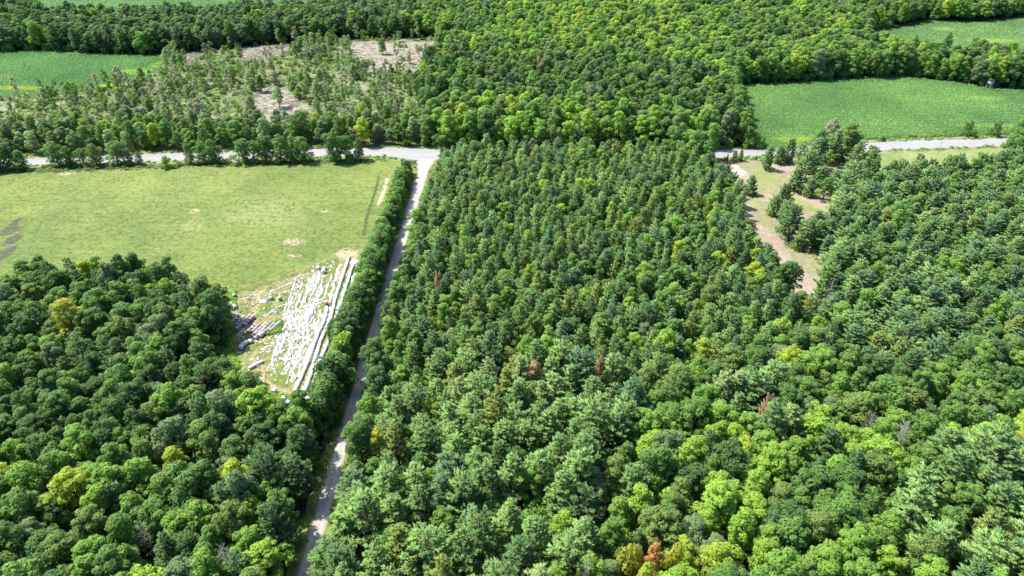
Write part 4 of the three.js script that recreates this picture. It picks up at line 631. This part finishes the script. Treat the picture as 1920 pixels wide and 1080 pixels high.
// torn strips of plastic
function strip(pts, width, seed) {
  const c = along(pts, 0.4), n = c.length, p = [], idx = [], K = 4;
  for (let i = 0; i < n; i++) {
    const a = c[Math.max(0, i - 1)], b = c[Math.min(n - 1, i + 1)], dx = b.x - a.x, dz = b.z - a.z, l = Math.hypot(dx, dz) || 1, nx = -dz / l, nz = dx / l, w = width * (0.35 + 1.1 * noise(i * 0.33 + seed * 3.1, seed)) * (i === 0 || i === n - 1 ? 0.3 : 1), off = (noise(i * 0.16, seed + 9) - 0.5) * 0.7;
    for (let k = 0; k <= K; k++) { const t = (k / K - 0.5) * w + off + (noise(i * 0.9, k * 2 + seed) - 0.5) * 0.25; p.push(c[i].x + nx * t, 0.06 + 0.3 * Math.pow(noise(i * 0.55 + k * 1.7, seed * 1.7 + k), 2) * (k % 4 ? 1 : 0.3), c[i].z + nz * t); }
  }
  for (let i = 0; i < n - 1; i++) for (let k = 0; k < K; k++) { const a = i * (K + 1) + k, b = a + 1, d = a + K + 1; idx.push(a, b, d, b, d + 1, d); }
  const g = new THREE.BufferGeometry(); g.setAttribute('position', new THREE.Float32BufferAttribute(p, 3)); g.setIndex(idx); g.computeVertexNormals(); return g;
}
{
  const S = [[.7, 228, 388, 300, 362, 362, 340], [.4, 245, 398, 320, 372], [.8, 400, 340, 470, 312, 540, 284], [.45, 540, 284, 600, 262, 640, 240], [.3, 300, 420, 400, 380], [.35, 370, 370, 440, 345], [.4, 210, 470, 285, 435], [.35, 340, 495, 430, 455], [.9, 690, 215, 680, 280, 655, 345, 640, 365], [.9, 640, 255, 622, 320, 612, 405], [.8, 715, 275, 700, 340, 690, 375], [.8, 740, 295, 735, 345, 725, 380], [.6, 770, 235, 760, 280, 745, 310], [.9, 825, 175, 800, 250, 775, 330, 760, 400], [.7, 800, 200, 790, 260, 775, 300], [.9, 580, 355, 570, 405],
    [.8, 470, 480, 540, 455, 600, 435, 680, 410], [.8, 440, 560, 520, 520, 580, 500, 660, 470], [.9, 480, 600, 540, 560, 600, 545, 690, 530], [.7, 620, 480, 625, 560, 630, 640], [.7, 660, 500, 665, 560, 672, 600], [.8, 700, 450, 690, 520, 680, 580], [.7, 440, 640, 500, 600, 560, 560], [.6, 410, 630, 450, 600, 480, 570], [.5, 345, 690, 420, 650, 470, 620], [.5, 320, 710, 390, 690], [.8, 440, 735, 520, 740, 600, 730], [.5, 420, 790, 420, 740, 430, 680], [.9, 490, 780, 500, 740, 520, 680, 545, 620], [.7, 470, 840, 490, 800, 510, 760], [1, 520, 880, 545, 800, 570, 720, 600, 660], [.6, 490, 890, 520, 840, 540, 800], [.7, 545, 790, 570, 760, 590, 740], [.9, 580, 700, 620, 640, 650, 600], [.7, 540, 680, 600, 650, 660, 620], [.7, 460, 660, 530, 630, 600, 610, 680, 590], [.5, 380, 700, 470, 690, 560, 670, 640, 650], [.6, 560, 560, 600, 600, 650, 640], [1.1, 640, 700, 655, 650, 680, 600], [.9, 600, 760, 620, 700, 640, 660], [.8, 570, 830, 590, 770, 610, 720], [.8, 905, 230, 890, 280, 870, 340], [.5, 915, 225, 900, 270], [.7, 840, 330, 820, 400, 800, 450], [.9, 740, 390, 700, 410, 650, 420], [1, 760, 420, 745, 470, 735, 520], [1.2, 700, 470, 720, 500, 715, 560], [1.2, 690, 560, 670, 620, 640, 690, 610, 780], [.4, 500, 620, 510, 650, 480, 690], [.5, 420, 440, 500, 415, 570, 400], [.4, 380, 470, 450, 440], [.5, 520, 470, 590, 455, 640, 440], [.6, 500, 560, 560, 530], [.5, 590, 300, 560, 320, 520, 335], [.4, 480, 350, 540, 330], [.6, 720, 320, 705, 360, 660, 400], [.5, 650, 190, 700, 170], [.4, 720, 160, 750, 155], [.7, 640, 760, 655, 720, 665, 690], [.7, 545, 870, 560, 840, 575, 790]];
  const r = rng(99);
  for (let i = 0; i < 60; i++) { const y0 = 215 + 475 * r(), x0 = mix(mix(640, 360, y0 / 800), mix(810, 600, y0 / 800), r()), L = 60 + 130 * r(), sl = -(0.3 + 0.22 * r()); S.push([0.3 + 0.25 * r(), x0, y0, x0 + sl * L * 0.5 + 8 * (r() - 0.5), y0 + L * 0.5, x0 + sl * L, y0 + L]); }
  S.forEach((s, i) => { const pts = []; for (let k = 1; k < s.length; k += 2) pts.push(G(...Z(s[k], s[k + 1]))); const up = s[2] < 420, m = new THREE.Mesh(strip(pts, s[0] * 0.6, i + 1), plastic); tag(shadows(add(m, 'plastic_strip')), s[1] < 400 ? 'thin strip of torn white plastic near the grey bales' : up ? 'long strip of torn white plastic at the far side of the yard' : 'crumpled strip of torn white plastic in the tangle beside the bale rows', 'plastic strip', 'torn plastic strips on the bale yard'); });
  // heaps of plastic
  for (const [px, py, a, b, h, label] of [[580, 590, 1.3, 3.6, 1.1, 'tall crumpled heap of white plastic amid the strips'], [601, 684, 1.5, 3.0, 0.9, 'crumpled white plastic between the two hedge-side rows'], [664, 493, 1.4, 1.6, 0.8, 'crumpled white plastic at the head of the bale rows'], [494, 566, 1.2, 1.0, 0.6, 'small pale heap of plastic on the yard grass']]) {
    const g = new THREE.IcosahedronGeometry(1, 5), p = g.attributes.position; for (let i = 0; i < p.count; i++) { const x = p.getX(i), y = p.getY(i), z = p.getZ(i), k = 0.75 + 0.5 * fbm(x * 2.3 + px, z * 2.3 + y * 1.7, 3); p.setXYZ(i, x * a * k, Math.max(-0.02, y * h * k), z * b * k); }
    g.computeVertexNormals(); const m = new THREE.Mesh(g, plastic), [x, y] = G(px, py); m.position.set(x, 0.02, -y); tag(shadows(add(m, 'plastic_heap')), label, 'plastic heap');
  }
  // countless scraps
  const scraps = []; const centre = G(587, 615);
  for (let i = 0; i < 9000 && scraps.length < 700; i++) { const X = mix(-100, -45, r()), Y = mix(128, 205, r()); if (!inside(yardPoly, X, Y)) continue; const d = Math.hypot((X - centre[0]) / 15, (Y - centre[1]) / 22), n = fbm(X * 0.25, Y * 0.2, 3); if (r() > 0.62 * Math.exp(-d * d * 0.8) * smooth(0.3, 0.6, n) + 0.045) continue; scraps.push([X, Y, 0.22 + 0.5 * r() * r(), 0.5 + r(), r() * 6.28]); }
  massOf('plastic_litter', 'countless small scraps of white plastic over the yard', 'litter', strip([[-1, 0], [-0.2, 0.15], [0.5, -0.1], [1.1, 0.1]], 0.75, 77), plastic, scraps, () => new THREE.Color(1, 1, 1));
}
// small red machine at the end of the first row
function block(w, h, d, x, y, z, ry = 0) { const g = new THREE.BoxGeometry(w, h, d); g.rotateY(ry); g.translate(x, y, z); return g; }
function part(parent, name, g, m) { const o = new THREE.Mesh(g, m); o.name = name; parent.add(o); return o; }
{
  const red = new THREE.MeshStandardMaterial({ color: new THREE.Color(0.5, 0.035, 0.04), roughness: 0.45 }), pink = new THREE.MeshStandardMaterial({ color: new THREE.Color(0.62, 0.2, 0.25), roughness: 0.6 }), black = new THREE.MeshStandardMaterial({ color: new THREE.Color(0.02, 0.02, 0.022), roughness: 0.8 });
  const o = new THREE.Group(), [x, y] = G(617, 573.5); o.position.set(x, 0.03, -y); o.rotation.y = 0.35; add(o, 'bale_wrapper'); tag(o, 'small red farm machine standing at the head of a bale row', 'farm machine');
  part(o, 'frame', block(2.1, 0.22, 0.5, 0, 0.75, 0), red); part(o, 'engine_cover', new THREE.BoxGeometry(0.8, 0.55, 0.7).translate(-0.65, 1.12, 0), red); part(o, 'roller', new THREE.CylinderGeometry(0.22, 0.22, 1.1, 14).rotateX(Math.PI / 2).translate(0.55, 1.05, 0), pink); part(o, 'mast', block(0.14, 1.3, 0.14, 1.0, 1.5, 0), pink); part(o, 'arm', block(0.9, 0.12, 0.12, 0.6, 2.1, 0), pink);
  for (const s of [-1, 1]) { const w = part(o, 'wheel', new THREE.TorusGeometry(0.36, 0.13, 8, 18).translate(-0.4, 0.47, s * 0.5), black); part(w, 'rim', new THREE.CylinderGeometry(0.26, 0.26, 0.1, 14).rotateX(Math.PI / 2).translate(-0.4, 0.47, s * 0.5), red); }
  part(o, 'drawbar', block(1.0, 0.1, 0.12, 1.4, 0.5, 0), black); shadows(o);
}
// hunting tower at the crop field's edge
{
  const board = [0.56, 0.5, 0.62].map((k) => new THREE.MeshStandardMaterial({ color: new THREE.Color(k, k * 0.93, k * 0.9), roughness: 0.85 })), roofM = new THREE.MeshStandardMaterial({ color: new THREE.Color(0.27, 0.2, 0.2), roughness: 0.7 }), wood = new THREE.MeshStandardMaterial({ color: new THREE.Color(0.5, 0.46, 0.43), roughness: 0.9 }), inM = new THREE.MeshStandardMaterial({ color: new THREE.Color(0.12, 0.105, 0.1), roughness: 1 });
  const o = new THREE.Group(), [x, y] = G(1853.5, 165.6); o.position.set(x, 0.02, -y); o.rotation.y = 0.5; o.scale.setScalar(0.9); add(o, 'hunting_tower'); tag(o, 'white wooden hunting blind on four legs at the crop field edge', 'hunting blind');
  const w = 2.5, fy = 3.5, wh = 2.1;
  for (const sx of [-1, 1]) for (const sz of [-1, 1]) part(o, 'leg', limbs([[sx * 1.6, -0.1, sz * 1.6, sx * 1.1, fy, sz * 1.1, 0.11, 0.1, 6]]), wood);
  part(o, 'brace', limbs([[-1.5, 0.5, 1.55, 1.12, 3.1, 1.12, 0.07, 0.07, 5]]), wood); part(o, 'brace', limbs([[1.55, 0.5, 1.5, 1.12, 3.1, -1.1, 0.07, 0.07, 5]]), wood); part(o, 'brace', limbs([[-1.55, 0.5, -1.5, -1.12, 3.1, 1.1, 0.07, 0.07, 5]]), wood);
  part(o, 'floor', block(w + 0.3, 0.12, w + 0.3, 0, fy, 0), wood);
  for (let s = 0; s < 4; s++) {
    const turn = s * Math.PI / 2; const wall = new THREE.Group(); wall.name = 'wall'; wall.rotation.y = turn; o.add(wall); const inset = s % 2 ? -0.02 : 0;
    for (let k = 0; k < 4; k++) part(wall, 'plank', new THREE.BoxGeometry(w + inset * 2 - 0.02, 0.29, 0.05).translate(0, fy + 0.22 + k * 0.305, w / 2 + inset), board[(k + s) % 3]);
    part(wall, 'plank', new THREE.BoxGeometry(w + inset * 2 - 0.02, 0.22, 0.05).translate(0, fy + wh - 0.06, w / 2 + inset), board[s % 3]);
    for (const e of [-1, 0, 1]) part(wall, 'post', new THREE.BoxGeometry(e ? 0.3 : 0.14, 0.66, 0.05).translate(e * (w / 2 - 0.17), fy + 1.6, w / 2 + inset), board[(s + 1) % 3]);
  }
  part(o, 'blind_interior', block(w - 0.5, wh - 0.3, w - 0.5, 0, fy + wh / 2, 0), inM);
  part(o, 'roof', block(w + 0.24, 0.1, w + 0.24, 0, fy + wh + 0.16, 0), roofM); part(o, 'ladder', limbs([[-0.25, 0, 2.2, -0.25, fy, 1.4, 0.04, 0.04, 4], [0.25, 0, 2.2, 0.25, fy, 1.4, 0.04, 0.04, 4], ...[0.15, 0.3, 0.45, 0.6, 0.75, 0.9].map((f) => [-0.25, fy * f, 2.2 - 0.8 * f, 0.25, fy * f, 2.2 - 0.8 * f, 0.03, 0.03, 4])]), wood); shadows(o);
}
// pale boulder at the corner of the western crop field
{
  const g = new THREE.IcosahedronGeometry(1, 4), p = g.attributes.position; for (let i = 0; i < p.count; i++) { const x = p.getX(i), y = p.getY(i), z = p.getZ(i), k = 0.8 + 0.4 * fbm(x * 1.8 + 4, z * 1.8 + y, 3); p.setXYZ(i, x * 1.25 * k, Math.max(-0.05, y * 0.95 * k), z * 0.9 * k); } g.computeVertexNormals();
  const m = new THREE.Mesh(g, new THREE.MeshStandardMaterial({ color: new THREE.Color(0.6, 0.59, 0.58), roughness: 0.9 })), [x, y] = G(67, 190); m.position.set(x, 0.02, -y); tag(shadows(add(m, 'boulder')), 'white boulder at the corner of the western crop field', 'boulder');
}
renderer.render(scene, camera);
